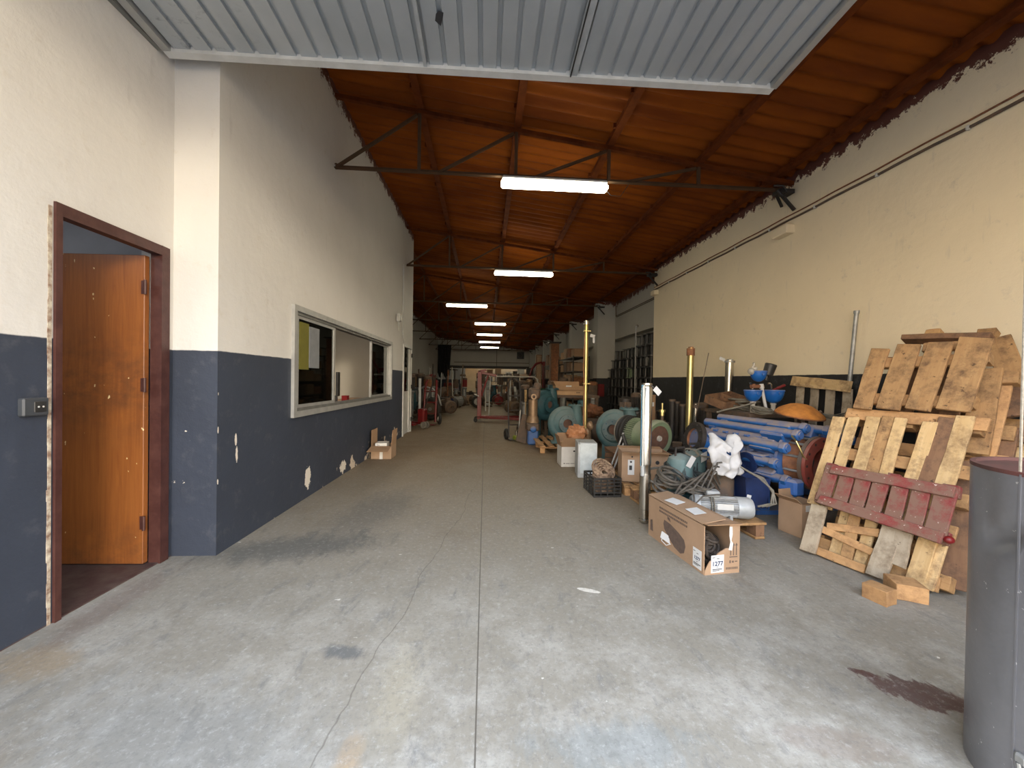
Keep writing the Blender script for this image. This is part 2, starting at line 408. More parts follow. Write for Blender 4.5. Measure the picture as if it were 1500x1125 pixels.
def floormat():
    t = NT('worn_concrete'); p = t.co(True); x, y, z = t.sep(p)
    a = t.noise(p, .55, 5, .6); b = t.noise(p, 3.2, 7, .72); c = t.noise(t.mp(p, (1.6,.7,1), rot=(0,0,.6)), 6, 7, .75, .5); d = t.noise(p, 60, 3)
    col = t.mix(t.ramp(a, .3, .7), (.29,.272,.232), (.225,.208,.172))
    near = t.ramp(y, 1.0, 2.6, 1, 0)  # mask for paler floor at the entrance, skylight put into the colour
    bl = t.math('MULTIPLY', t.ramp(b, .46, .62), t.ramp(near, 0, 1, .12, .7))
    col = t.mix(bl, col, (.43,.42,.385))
    col = t.mix(t.ramp(c, .54, .70, 0, .75), col, (.155,.158,.155))
    col = t.mix(t.ramp(t.noise(t.mp(p, (1,1,1), (7,3,0)), 1.7, 5, .7), .57, .70, 0, .42), col, (.15,.125,.09))
    col = t.mix(t.ramp(d, .70, .76, 0, .5), col, (.5,.5,.5))
    col = t.mix(t.ramp(t.noise(t.mp(p, (1,2.2,1), (2,9,0)), 11, 3, .5), .73, .745), col, (.62,.60,.55))
    col = t.mix(t.ramp(y, 2.2, 6.5, 0, .92), col, (.20,.132,.066))  # browner further in: warm lamp light painted into the floor colour
    def blob(cx, cy, sx, sy, rot, colr, k=1.0, nz=.9, soft=.25):
        nonlocal col
        v = t.mp(p, (1,1,1), (-cx,-cy,0)); v = t.mp(v, (1,1,1), rot=(0,0,rot)); v = t.mp(v, (1/sx,1/sy,0))
        q = t.n('ShaderNodeVectorMath', operation='LENGTH'); t.l(v, q.inputs[0])
        e = t.math('ADD', q.outputs['Value'], t.math('MULTIPLY', t.math('SUBTRACT', c, .5), nz*2.4))
        col = t.mix(t.math('MULTIPLY', t.ramp(e, 1.0, 1.0-soft), k), col, colr)
    blob(1.76, 1.395, .20, .075, .42, (.085,.04,.035), .85, 1.1, .12); blob(1.635, 1.505, .05, .02, .35, (.085,.04,.035), .85, 1.6, .15); blob(1.60, 1.53, .03, .012, .35, (.085,.04,.035), .85, 1.6, .15)     # dark red paint scuff
    blob(-.42, 1.2, .05, .16, 0, (.50,.33,.16), .45, 1.2, .6); blob(-.32, 1.55, .12, .35, 0, (.40,.36,.26), .35, 1, .6)
    blob(1.22, 1.22, .22, .07, .2, (.20,.15,.12), .35, .8, .3)
    blob(-1.35, 2.85, .75, .28, -.2, (.085,.09,.088), .7, .9, .6)         # grime by the pillar
    blob(-1.0, 3.6, .35, .9, .2, (.10,.10,.095), .45, .9, .6)
    blob(.45, 1.25, .35, .12, .1, (.17,.22,.25), .35, 1.3, .6)            # bluish wash marks
    blob(-.62, 1.75, .12, .05, .2, (.08,.09,.10), .7, 1.0, .5)
    blob(-1.0, 1.35, .8, .3, .3, (.19,.20,.20), .5, 1.1, .7)
    blob(-1.9, 1.75, .25, .12, .2, (.30,.22,.13), .5, .8, .5)
    blob(.62, 2.2, .07, .02, .4, (.7,.68,.62), .9, .4, .1)
    blob(-1.95, 2.2, .12, .5, 0, (.10,.05,.045), .35, 1, .6)
    blob(-.1, 4.5, .55, 2.2, .05, (.22,.19,.15), .35, .9, .6)
    gr = t.noise(p, 38, 6, .85); col = t.mix(t.ramp(gr, .50, .64, 0, .45), col, (.13,.13,.125)); gl = t.noise(t.mp(p, (1,1,1), (5,5,0)), 30, 7, .85); col = t.mix(t.ramp(gl, .53, .66, 0, .40), col, (.52,.52,.50))
    # sawn joint down the middle, and a wandering hairline crack
    j = t.math('ABSOLUTE', t.math('ADD', x, .016))
    jn = t.ramp(j, .0018, .004, .9, 0)
    cr = t.math('ABSOLUTE', t.math('ADD', t.math('ADD', x, .70), t.math('SUBTRACT', t.math('MULTIPLY', t.math('SUBTRACT', t.noise(p, 1.6, 5, .5), .5), .22), t.math('MULTIPLY', y, .137))))
    crn = t.math('MULTIPLY', t.ramp(cr, .0015, .004, .5, 0), t.ramp(y, 4.2, 4.8, 1, 0))
    col = t.mix(t.math('MAXIMUM', jn, crn), col, (.09,.08,.065))
    h = t.math('SUBTRACT', t.math('MULTIPLY', b, .5), jn)
    t.bump(h, .25, .006)
    return t.fin(col, t.ramp(b, .3, .7, .55, .8))
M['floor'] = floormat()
def roofmat():
    t = NT('brown_painted_roof_sheets'); p = t.co(True)
    n = t.noise(t.mp(p, (.35,2.2,1)), 1.6, 5, .6); n2 = t.noise(p, .7, 3)
    col = t.mix(t.ramp(n, .32, .72), (.14,.031,.003), (.265,.068,.004))
    col = t.mix(t.ramp(n2, .5, .75, 0, .6), col, (.085,.017,.004))
    t.bump(t.noise(p, 14, 4), .2, .01); return t.fin(col, .75, 0, .15)
M['roof'] = roofmat()
def panelmat():
    t = NT('grey_garage_panel_paint'); p = t.co(); n = t.noise(p, 2.5, 5); s = t.noise(t.mp(p, (1,1.5,1)), 9, 6, .75)
    x, y, z = t.sep(p)
    col = t.mix(t.ramp(n, .3, .7), (.42,.45,.47), (.36,.39,.41))
    k = t.math('MULTIPLY', t.ramp(s, .56, .68), t.ramp(t.math('ABSOLUTE', t.math('ADD', x, .12)), .9, .3))
    col = t.mix(t.math('MULTIPLY', k, .6), col, (.14,.15,.16)); return t.fin(col, .42, .25)
M['panel'] = panelmat()
def glassmat():
    t = NT('dark_reflective_glass'); g = t.n('ShaderNodeBsdfGlossy'); g.inputs['Roughness'].default_value = .03; g.inputs[0].default_value = (.55,.57,.55,1)
    tr = t.n('ShaderNodeBsdfTransparent'); tr.inputs[0].default_value = (.14,.14,.135,1)
    fr = t.n('ShaderNodeFresnel'); fr.inputs[0].default_value = 1.5
    m = t.n('ShaderNodeMixShader'); t.l(t.math('MINIMUM', t.math('ADD', fr.outputs[0], .05), .6), m.inputs[0]); t.l(tr.outputs[0], m.inputs[1]); t.l(g.outputs[0], m.inputs[2]); t.l(m.outputs[0], t.out.inputs[0]); return t.m
M['glass'] = glassmat()
def drum():
    t = NT('scuffed_grey_tube_paint'); p = t.co(); n = t.noise(p, 3, 5); s = t.noise(p, 45, 3)
    col = t.mix(t.ramp(n, .3, .7), (.235,.24,.26), (.17,.175,.19)); col = t.mix(t.ramp(s, .70, .73), col, (.55,.55,.56)); t.bump(n, .25, .03); return t.fin(col, .36, .55)
M['drum'] = drum()
M['rim'] = pm('dull_red_rim', (.09,.03,.026), (.06,.025,.022), 12, .7)
M['backroom_wall'] = pm('yellowish_back_room_wall', (.42,.39,.27), (.36,.33,.23), 2, .8, 0, .05)
# ================================================================ THE SETTING
def roofz(x): return 4.36 - .13*x
def ubox(g, x0, x1, y0, y1, z0, z1): return g.box(((x0+x1)/2, (y0+y1)/2, (z0+z1)/2), (x1-x0, y1-y0, z1-z0))
XR = 3.85; XF = -4.07; YB = 33.2
struct('floor', ubox(G(), -4.25, 4.7, .3, 38.5, -.12, 0), M['floor'])
struct('ground', ubox(G(), -26, 26, -40, .3, -.12, -.001), M['outside'])
# corrugated roof: real waves running across the hall
g = G(); per = .177; n = int((38.6-.1)/per*8); xs = [-4.3, -2.0, .3, 2.6, 4.75]
for i in range(n+1):
    y = .1+i*per/8
    for x in xs: g.v.append(Vector((x, y, roofz(x)+.03+.024*math.sin(2*PI*i/8))))
for i in range(n):
    for k in range(4):
        a = i*5+k; g.f.append((a, a+1, a+6, a+5))
struct('ceiling', g, M['roof'], sm=80)
# left wall in front, with the brown door's opening
D0, D1, DZ = 2.03, 2.665, 2.03
g = G(); ubox(g, -2.24, -2.1, .3, D0, 0, 4.68); ubox(g, -2.24, -2.1, D0, D1, DZ, 4.68); ubox(g, -2.24, -2.1, D1, 2.74, 0, 4.68)
struct('wall_left', g, M['wall_left'])
# office wall, very slightly out of square
OW = Vector((-1.81, 2.735, 0)); OD = Vector((.075, 6.515, 0)); OL = OD.length; ORZ = math.atan2(OD.y, OD.x)
def ow(s, y=0, z=0): return OW + OD.normalized()*s + Vector((-math.sin(ORZ), math.cos(ORZ), 0))*y + Vector((0,0,z))
W0, W1, WZ0, WZ1 = .985, 4.53, .862, 1.882
E0, E1, EZ = 5.56, 6.37, 1.94
g = G(); th = .16
def lb(g, x0, x1, z0, z1, y0=0.0, y1=th): return ubox(g, x0, x1, y0, y1, z0, z1)
for a in ((0, W0, 0, 4.62), (W0, W1, 0, WZ0), (W0, W1, WZ1, 4.62), (W1, E0, 0, 4.62), (E0, E1, EZ, 4.62), (E1, OL, 0, 4.62)): lb(g, *a)
ubox(g, 0, .14, th, .42, 0, 4.68)
o = struct('wall_office', g, M['wall_left']); o.location = OW; o.rotation_euler = (0,0,ORZ)
# rooms behind: the store behind the brown door, the office behind the sliding window
struct('wall_store', ubox(ubox(ubox(ubox(G(), -4.2, -2.24, .3, .42, 0, 2.6), -4.2, -4.07, .3, 2.9, 0, 2.6), -4.2, -2.24, 2.78, 2.9, 0, 2.6), -4.2, -2.24, .3, 2.9, 2.6, 2.7), M['room_wall'])
struct('trim_1', ubox(G(), -4.07, -2.10, .42, 2.78, 0, .006), M['backroom_floor'])
g = G(); ubox(g, -4.15, -4.0, 2.9, 9.25, 0, 2.6); ubox(g, -4.15, -1.9, 9.12, 9.25, 0, 4.9); ubox(g, -4.15, -1.98, 2.9, 9.2, 2.55, 2.7); ubox(g, -4.0, -3.9, 6.9, 7.1, 0, 2.55)
struct('wall_office_inside', g, M['office_wall'])
struct('wall_office_partition', ubox(G(), -3.98, -2.1, 7.62, 7.72, 0, 2.55), M['office_wall'])
# right wall: thick near part, then recessed bays between columns
g = G(); ubox(g, XR, 4.7, .3, 8.62, 0, 3.9)
struct('wall_right', g, M['wall_right'])
g = G(); ubox(g, 4.2, 4.7, 8.62, YB, 2.62, 3.84); ubox(g, 4.45, 4.7, 8.62, YB, 0, 2.62)
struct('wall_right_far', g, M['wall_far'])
for k in range(6):
    y = 12.3+3.84*k
    single('concrete_column', ubox(G(), 3.62, 4.45 if False else 4.2, y, y+.45, 0, 3.86), M['wall_far'],
           ['white column with dark lower band right of the golden pole, nearest of the column row', 'second white column behind the nearest column of the right row',
            'third white column along the right side', 'fourth white column along the right side', 'fifth white column along the right side, near the red hoist',
            'farthest white column of the right side row'][k], 'column', 'columns along the right wall', sm=0)
    ubox
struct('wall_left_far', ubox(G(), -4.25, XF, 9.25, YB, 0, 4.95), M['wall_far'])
M['wall_back2'] = wallmat('painted_plaster_back_dado', 1.25, roofline=False, low=False, c_w=(.60,.62,.64))
g = G(); ubox(g, XF, 4.2, YB, YB+.2, 2.45, 4.95)
struct('wall_back', g, M['wall_back'])
struct('trim_2', ubox(G(), XF, 4.2, YB-.06, YB+.2, 2.22, 2.45), M['dark_metal'])
struct('trim_3', ubox(G(), -2.7, 4.2, YB-.05, YB-.001, 2.72, 2.77), M['iron'])
struct('wall_back_left', ubox(G(), XF, -1.75, YB, YB+.2, 0, 2.22), M['wall_back2'])
struct('wall_back_room', ubox(ubox(ubox(G(), -2.2, 4.7, 38.2, 38.4, 0, 3), -2.2, -2.0, YB+.2, 38.2, 0, 3), 4.5, 4.7, YB, 38.2, 0, 3), M['backroom_wall'])
# street front: the lintel over the open garage door and the jamb at its right
g = G(); ubox(g, -4.25, 4.7, .1, .3, 3.2, 5.0); ubox(g, 2.9, 4.7, .1, .3, 0, 3.2); ubox(g, -4.25, -2.1, .1, .3, 0, 3.2)
struct('wall_front', g, M['wall_right'])

# ---------------------------------------------------------------- brown door
d = sempty('door_1', (-2.17, D1, 0), label='varnished brown wooden door standing open in the left wall')
g = G()
for (y0, y1) in ((D0, D0+.018), (D1-.03, D1)): ubox(g, -2.16, -2.088, y0, y1, 0, DZ)
ubox(g, -2.16, -2.088, D0, D1, DZ-.03, DZ)
ubox(g, -2.098, -2.085, D0-.012, D0+.018, 0, DZ+.025); ubox(g, -2.098, -2.085, D1-.035, D1+.03, 0, DZ+.025); ubox(g, -2.098, -2.085, D0, D1, DZ-.035, DZ+.025)
struct('door_frame', g.wob(.0015, 23), M['door_frame'], d, world=True)
g = G(); zz = 0
while zz < DZ:
    h = .05+rnd.random()*.12; ubox(g, -2.099, -2.0965, D0-.032-rnd.random()*.006, D0-.018, zz, min(zz+h, DZ)); ubox(g, -2.099, -2.0965, D1+.028, D1+.036+rnd.random()*.006, zz, min(zz+h*.7, DZ)); zz += h
struct('plaster_edge', g, M['plaster_edge'], d, world=True)
slab = struct('door_leaf', G().box((-.31, 0, .985), (.60, .036, 1.97), None, .003), M['door_wood'], d)
slab.location = (.012, -.045, .012); slab.rotation_euler = (0,0,-.035)
for z in (.22, 1.1, 1.72):
    struct('hinge', G().cyl((.006,-.03,z), (.006,-.03,z+.09), .008).box((-.012,-.02,z+.045), (.03,.004,.085)), M['door_frame'], slab)
# second white door of the office, far end
d2 = sempty('door_2', tuple(ow((E0+E1)/2)), ORZ, 'narrow white door at the far end of the office wall')
w = (E1-E0)/2; g = G()
for sx in (-1, 1): ubox(g, sx*w-.035, sx*w+.035, -.02, .05, 0, EZ+.03)
ubox(g, -w, w, -.02, .05, EZ-.03, EZ+.04)
struct('door_frame', g, M['white_metal'], d2)
struct('lower_panel', ubox(G(), -w+.035, w-.14, .03, .06, 0, .95), M['white_metal'], d2)
struct('door_glass', ubox(G(), -w+.035, w-.14, .03, .06, .95, EZ-.03), M['glass'], d2)
struct('side_stile', ubox(G(), w-.14, w-.045, .0, .05, 0, EZ-.03), M['white_metal'], d2)
for z in (.25, 1.0, 1.72): struct('hinge', G().cyl((w-.04,-.03,z), (w-.04,-.03,z+.09), .018), M['black'], d2)

# ---------------------------------------------------------------- sliding window
wn = sempty('window_1', tuple(ow(0)), ORZ, 'aluminium sliding window of the office with its middle bay open')
g = G(); fw = .055
def rect(g, x0, x1, z0, z1, w, y0, y1):
    ubox(g, x0, x0+w, y0, y1, z0, z1); ubox(g, x1-w, x1, y0, y1, z0, z1); ubox(g, x0+w, x1-w, y0, y1, z0, z0+w); ubox(g, x0+w, x1-w, y0, y1, z1-w, z1)
rect(g, W0-.02, W1+.02, WZ0-.02, WZ1+.02, fw, -.03, .11)
struct('window_frame', g, M['alu'], wn)
g = G()
for z0 in (WZ0+.035, WZ1-.065):
    for y in (-.012, .022, .055): ubox(g, W0+.035, W1-.035, y, y+.012, z0, z0+.03)
struct('sliding_track', g, M['alu_dark'], wn)
S1, S2 = 1.98, 3.47
for (a, b, y0, lab) in ((W0+.075, S1, .0, 'near sliding sash with notices stuck behind its glass'), (S2, W1-.05, .03, 'far sliding sash')):
    g = G(); rect(g, a, b, WZ0+.05, WZ1-.05, .045, y0, y0+.028)
    s = struct('window_sash', g, M['alu'], wn, label=lab)
    struct('window_pane', ubox(G(), a+.045, b-.045, y0+.011, y0+.016, WZ0+.095, WZ1-.095), M['glass'], s)
def on_wall(name, g, m, label, cat, group=None):
    o = obj(name, g, m); o.location = OW; o.rotation_euler = (0,0,ORZ); o['label'] = label; o['category'] = cat
    if group: o['group'] = group
    return o
def ow_single(name, x0, x1, y0, y1, z0, z1, m, label, cat, group=None):
    g = G().box((0, 0, (z1-z0)/2), (x1-x0, y1-y0, z1-z0)); o = obj(name, g, m)
    o.location = ow((x0+x1)/2, (y0+y1)/2, z0); o.rotation_euler = (0,0,ORZ); o['label'] = label; o['category'] = cat
    if group: o['group'] = group
    return o
ow_single('notice_sheet', 1.12, 1.30, -.004, .010, 1.30, 1.76, M['paper_yellow_dim'], 'yellow notice taped to the near office window pane', 'notice')
ow_single('notice_sheet', 1.32, 1.54, -.004, .010, 1.32, 1.74, M['paper_dim'], 'white notice taped to the near office window pane', 'notice')
# inside the office
t = thing('computer_monitor', 'black computer monitor seen in the open office window', 'monitor', tuple(ow(3.16, .42, .86)), ORZ+.2)
obj('screen', G().box((0,0,.27), (.16,.035,.36), None, .006), M['black_plastic'], t); obj('stand', G().box((0,.02,.05), (.05,.03,.1)).box((0,.02,.008), (.14,.12,.016)), M['black_plastic'], t)
ow_single('small_red_box', 3.36, 3.46, .36, .44, .86, .95, M['red'], 'small red box on the office counter beside the monitor', 'box')
ow_single('black_stapler', 3.92, 4.08, .19, .24, .86, .90, M['black_plastic'], 'black stapler at the far end of the office window counter', 'stapler')
ow_single('office_counter', .9, 4.6, .17, .75, .82, .86, M['card_in'], 'brown counter top behind the office window sill', 'counter')
ow_single('counter_cabinet', .95, 4.55, .2, .7, 0, .82, M['room_wall'], 'cabinet carrying the counter inside the office', 'cabinet')
# socket, little lamp box and conduit
t = thing('wall_socket', 'grey double wall socket on the dark band left of the brown door', 'socket', (-2.1, 1.93, 1.02))
obj('socket_plate', G().box((.012, 0, .045), (.03, .105, .085), None, .006), M['socket'], t)
obj('socket_face', G().box((.028, .012, .045), (.006, .05, .05), None, .003), M['black_plastic'], t)
for dy in (.003, .022): obj('socket_hole', G().cyl((.03, dy, .045), (.0325, dy, .045), .004, n=10), M['white_metal'], t)
t = thing('door_bell_box', 'pale bell box high on the office wall before the white door', 'box', tuple(ow(4.95, -.03, 2.32)), ORZ)
obj('box_body', G().box((0,0,.1), (.1,.05,.16), None, .006), M['white_metal'], t); obj('bell_cover', G().box((.16,0,.12), (.1,.06,.13), None, .01), M['white_metal'], t)
obj('cable_loop', G().tube([(.0,0,.02), (-.01,-.01,-.08), (.03,-.01,-.15), (.07,0,-.05), (.1,0,.04)], .006), M['white_metal'], t)
g = G(); g.tube([ow(5.42, -.02, 3.6), ow(5.42, -.02, 3.0), ow(5.42, -.02, 2.15), ow(5.55, -.02, 1.99)], .012)
single('conduit', g, M['white_metal'], 'thin white conduit running down the office wall to the white door', 'conduit')
# ---------------------------------------------------------------- overhead garage door
pv = Vector((-2.06, 2.60, 3.288)); tilt = math.atan(.075)
gd = thing('overhead_garage_door', 'grey ribbed metal garage door parked overhead at the entrance', 'garage door', tuple(pv), 0, rot=(-tilt, -.009, .0))
def slats(x0, x1, L, pitch):
    g = G(); n = max(1, round((x1-x0)/pitch)); p = (x1-x0)/n; prof = []
    for i in range(n):
        a = x0+i*p; prof += [(a+.004, 0), (a+p-.028, 0), (a+p-.025, .02), (a+p-.003, .02)]
    for (x, z) in prof: g.v += [Vector((x, 0, z)), Vector((x, -L, z))]
    for (x, z) in prof: pass
    for i in range(len(prof)-1): a = 2*i; g.f.append((a, a+1, a+3, a+2))
    return g
LD = 2.2; WD = 4.06
obj('left_leaf', slats(.06, 1.62, LD, .13), M['panel'], gd, sm=20)
obj('wicket_leaf', slats(1.66, 2.60, LD, .118), M['panel'], gd, sm=20)
obj('right_leaf', slats(2.66, WD-.03, LD, .116), M['panel'], gd, sm=20)
obj('back_sheet', G().box((WD/2, -LD/2, .035), (WD, LD, .02)), M['galv_sheet'], gd)
obj('bottom_rail', G().box((WD/2, .02, .012), (WD, .05, .07)), M['white_metal'], gd)
obj('side_rail', G().box((.02, -LD/2, .01), (.05, LD, .06)), M['alu'], gd); obj('side_rail', G().box((WD-.005, -LD/2, .01), (.045, LD, .06)), M['alu'], gd)
obj('wicket_frame', G().box((1.635, -LD/2, -.004), (.022, LD, .03)).box((2.625, -LD/2, -.006), (.05, LD, .026)), M['galv_sheet'], gd)
obj('wicket_gap', G().box((2.607, -LD/2, -.010), (.008, LD, .03)), M['black'], gd)
obj('scraped_patch', G().poly([(1.735,-.30,-.002),(1.765,-.27,-.002),(1.78,-.31,-.002),(1.79,-.35,-.002),(1.765,-.36,-.002),(1.745,-.34,-.002)]), M['ink'], gd)
single('guide_track', G().box((-2.086, 1.45, 3.30), (.03, 2.3, .05)), M['alu_dark'], 'thin dark guide track on the left wall along the garage door', 'track')
# counterweight tube at the right jamb with its rope
t = thing('counterweight_tube', 'dented dark grey steel tube standing at the right edge in front', 'tube', (1.80, .995, 0))
g = G(); R = .25; prof = [(R, 0), (R, .04)]; NN = 64; hs = [i*.97/40 for i in range(41)]
for h in hs:
    for k in range(NN):
        a = 2*PI*k/NN; r = R
        dv = math.exp(-((a-2.92)/.20)**2 - ((h-.765-(a-2.9)*.10)/.032)**2)*.03 + math.exp(-((a-2.72)/.10)**2 - ((h-.80)/.13)**2)*.012
        r -= dv; g.v.append(Vector((r*math.cos(a), r*math.sin(a), h)))
for i in range(40):
    for k in range(NN): k2 = (k+1) % NN; g.f.append((i*NN+k, i*NN+k2, (i+1)*NN+k2, (i+1)*NN+k))
obj('tube_wall', g, M['drum'], t, sm=60)
obj('rim', G().ring((0,0,.97), (0,0,1), R-.012, R+.001, .012, 48), M['rim'], t)
obj('inner_cover', G().cyl((0,0,.94), (0,0,.965), R-.012, n=40), M['rim'], t)
obj('seam', G().box((R*math.cos(3.1)*1.003, R*math.sin(3.1)*1.003, .485), (.004,.004,.97)), M['drum'], t)
obj('latch', G().box((-R-.006, -.012, .16), (.02,.03,.03), (0,0,0), .006).tube([(-R-.015,-.01,.15),(-R-.018,-.015,.12),(-R-.004,-.025,.10)], .005), M['galv'], t)
pr = at(1497, 600, 1.02); g = G(); g.tube([(pr.x, 1.02, .95), (pr.x, 1.02, 2.0), (pr.x, 1.02, 3.15)], .0035, 6)
single('counterweight_rope', g, M['rope_white'], 'pale twisted rope hanging down into the grey tube', 'rope')
# ---------------------------------------------------------------- roof steel
PX = [-3.1, -1.97, -.82, .33, 1.47, 2.61, 3.62]
names = ['farthest left roof purlin, beyond the office wall', 'roof purlin just left of the office wall line', 'roof purlin above the left end of the nearest lamp truss', 'roof purlin near the middle of the hall, left of the lamps',
         'roof purlin just right of the two nearest lamps', 'roof purlin halfway between lamps and right wall', 'roof purlin hugging the right wall']
for x, nm in zip(PX, names):
    y0 = 9.25 if x < -1.8 else .32
    g = G(); z = roofz(x); g.box((x, (y0+YB)/2, z-.035), (.055, YB-y0, .06)); g.box((x+.03, (y0+YB)/2, z-.062), (.05, YB-y0, .008))
    yy = y0+.3
    while yy < YB-.4 and yy < 16: g.box((x-.03, yy, z-.02), (.05, .03, .05)); yy += .53
    single('roof_purlin', g, M['purlin'], 'reddish brown '+nm, 'purlin', 'roof purlins', sm=0)
ordn = ['nearest', 'second', 'third', 'fourth', 'fifth', 'sixth', 'seventh', 'farthest']
TY = [4.64+3.84*k for k in range(8)]
ZC = 3.67
for k, y in enumerate(TY):
    xl = -1.79 if y < 9.2 else XF
    if k == 1: xl = -1.74
    t = thing('roof_truss', f'{ordn[k]} brown steel roof truss counted from the entrance', 'truss', (xl, y, ZC), 0, 'roof trusses')
    def W(g): return g
    g = G(); g.box(((xl+XR)/2, y, ZC), (XR-xl, .05, .008)); g.box(((xl+XR)/2, y+.02, ZC+.022), (XR-xl, .008, .045))
    obj('bottom_chord', g, M['truss'], t, world=True)
    g = G(); g.beam((xl, y, roofz(xl)-.09), (XR, y, roofz(XR)-.09), .05, .045); obj('top_chord', g, M['purlin'], t, world=True)
    px = [x for x in PX if x > xl+.15 and x < 3.5]
    for x in px:
        obj('vertical_post', G().beam((x, y, ZC), (x, y, roofz(x)-.1), .035, .035, (0,1,0)), M['truss'], t, world=True)
    st = [xl]+[x+.22 for x in px]
    for a, b in zip(st[:-1], px):
        obj('diagonal_brace', G().beam((a+.02, y+.01, ZC+.02), (b-.03, y+.01, roofz(b)-.12), .03, .03, (0,1,0)), M['truss'], t, world=True)
    g = G(); g.box((XR-.12, y, ZC-.02), (.2, .12, .05)); g.beam((XR-.24, y-.05, ZC-.02), (XR-.02, y-.06, ZC-.26), .03, .03); g.beam((XR-.2, y+.05, ZC+.02), (XR-.01, y+.16, ZC-.12), .03, .02); g.tube([(XR-.3,y-.06,ZC+.03),(XR-.2,y-.09,ZC+.02),(XR-.14,y-.08,ZC-.05),(XR-.2,y-.08,ZC-.1),(XR-.26,y-.07,ZC-.03)], .012)
    obj('end_bracket', g, M['dark_metal'], t, world=True)
    if k == 0:
        xl2 = xl; obj('wall_hook', G().torus((xl+.015, y, ZC+.02), (0,1,0), .03, .008, 16, 6, PI*1.3), M['truss'], t, world=True)
        obj('loose_cable', G().tube([(1.36,y,ZC-.02),(1.5,y,ZC-.16),(1.62,y-.01,ZC-.17),(1.72,y,ZC-.02)], .004), M['black'], t, world=True)
LX = [.80, .81, -.62, .17, .18, .23, .27]
lampn = ['nearest hanging fluorescent lamp, under the first truss', 'second hanging fluorescent lamp from the entrance', 'third fluorescent lamp, set left of the others', 'fourth fluorescent lamp from the entrance', 'fifth fluorescent lamp from the entrance', 'sixth fluorescent lamp from the entrance', 'farthest and smallest fluorescent lamp']
for k, x in enumerate(LX):
    t = thing('ceiling_light', 'lit ' + lampn[k], 'lamp', (x, TY[k]-.03, 3.52), 0, 'fluorescent lamps under the trusses')
    obj('housing', G().box((0,0,.105), (1.27,.13,.045), None, .015), M['white_metal'], t)
    obj('diffuser', G().box((0,0,.05), (1.29,.135,.062), None, .028), M['lamp'], t)
    for sx in (-.35, .12): obj('hanger', G().box((sx,.03,.13), (.02,.02,.04)), M['dark_metal'], t)
# right wall cables
for (za, zb, r, lab, cc) in ((3.352, 3.405, .008, 'upper thin brown cable running along the right wall', 0), (3.295, 3.352, .013, 'lower thicker cable with white clips along the right wall', 1)):
    t = thing('wall_cable', lab, 'cable', (XR-.014, 1.4, 3.3))
    pts = [(XR-.014, 1.4+i*.24, za+(zb-za)*i/30+.004*math.sin(i*1.9)) for i in range(31)]
    obj('cable_run', G().tube(pts, r), M['iron'] if cc else M['rust'], t, world=True)
    if cc:
        for i in range(3, 30, 3): p = pts[i]; obj('clip', G().box((XR-.016, p[1], p[2]), (.034,.022,.036), None, .004), M['white_metal'], t, world=True)
single('plaster_corbel', G().box((XR-.04, 4.72, 3.19), (.14, .26, .11), None, .01), M['wall_right'], 'pale plaster block under the nearest truss on the right wall', 'corbel')
single('plaster_corbel', G().box((XR-.04, 8.5, 3.26), (.12, .2, .1), None, .01), M['wall_right'], 'pale plaster block under the second truss on the right wall', 'corbel')
t = thing('drain_pipe', 'white plastic drain pipe in the corner above the cable reels', 'pipe', (4.1, 8.75, 2.62))
obj('pipe_run', G().cyl((0,0,.12), (0,0,1.1), .055), M['wall_right'], t); obj('elbow', G().tube([(0,0,.13),(0,.01,.06),(-.02,.05,.02),(-.03,.12,.0)], .06), M['wall_right'], t)
g = G(); g.tube([(4.19, 8.9+i*.36, 3.36) for i in range(10)], .012); g.tube([(4.19, 8.9+i*.36, 3.32) for i in range(10)], .012); g.tube([(4.19,12.2,3.34),(4.19,12.24,3.7)], .015)
single('wall_cable', g, M['iron'], 'pair of dark cables along the beam above the cable reels', 'cable')
# black curtain, far lamp
g = G(); n = 26; T = []
for j in range(9):
    for i in range(n+1):
        u = i/n; zq = 3.64-1.95*j/8 - .35*(j/8)*abs(math.sin(u*7)); T.append(Vector((-3.3+.92*u*(1-.12*j/8), 26.9+.06*math.sin(i*1.7), zq)))
g.v = T
for j in range(8):
    for i in range(n): a = j*(n+1)+i; g.f.append((a, a+1, a+n+2, a+n+1))
o = single('hanging_tarpaulin', g, M['curtain'], 'long black tarpaulin hanging from a far truss', 'tarpaulin', sm=60)
md = o.modifiers.new('thick', 'SOLIDIFY'); md.thickness = .012
t = thing('ceiling_light', 'small lit lamp in the back room behind the far opening', 'lamp', (-1.0, 34.4, 2.36))
obj('housing', G().box((0,0,.09), (1.3,.14,.05)), M['white_metal'], t); obj('diffuser', G().box((0,0,.04), (1.3,.14,.06), None, .02), M['lamp'], t)
t = thing('ceiling_light', 'small lit lamp in the back room above the shelves', 'lamp', (2.0, 35.4, 2.5))
obj('housing', G().box((0,0,.09), (1.3,.14,.05)), M['white_metal'], t); obj('diffuser', G().box((0,0,.04), (1.3,.14,.06), None, .02), M['lamp_back'], t)
t = thing('wall_fan', 'black square fan high on the back wall', 'fan', (3.0, YB-.12, 3.1))
obj('fan_housing', G().ring((0,0,.3), (0,1,0), .2, .3, .12, 4), M['black_plastic'], t); obj('fan_frame', G().box((0,.05,.3), (.62,.04,.6)), M['black_plastic'], t)
obj('fan_blades', G().cyl((0,-.02,.3), (0,-.06,.3), .04).box((0,-.03,.3), (.34,.01,.06), (.3,0,0)).box((0,-.03,.3), (.06,.01,.34), (0,0,.3)), M['dark_metal'], t)
g = G(); g.tube([(.95, YB-.03, 4.1), (.95, YB-.03, 2.3)], .018)
single('wall_conduit', g, M['dark_metal'], 'dark vertical conduit on the back wall', 'conduit')
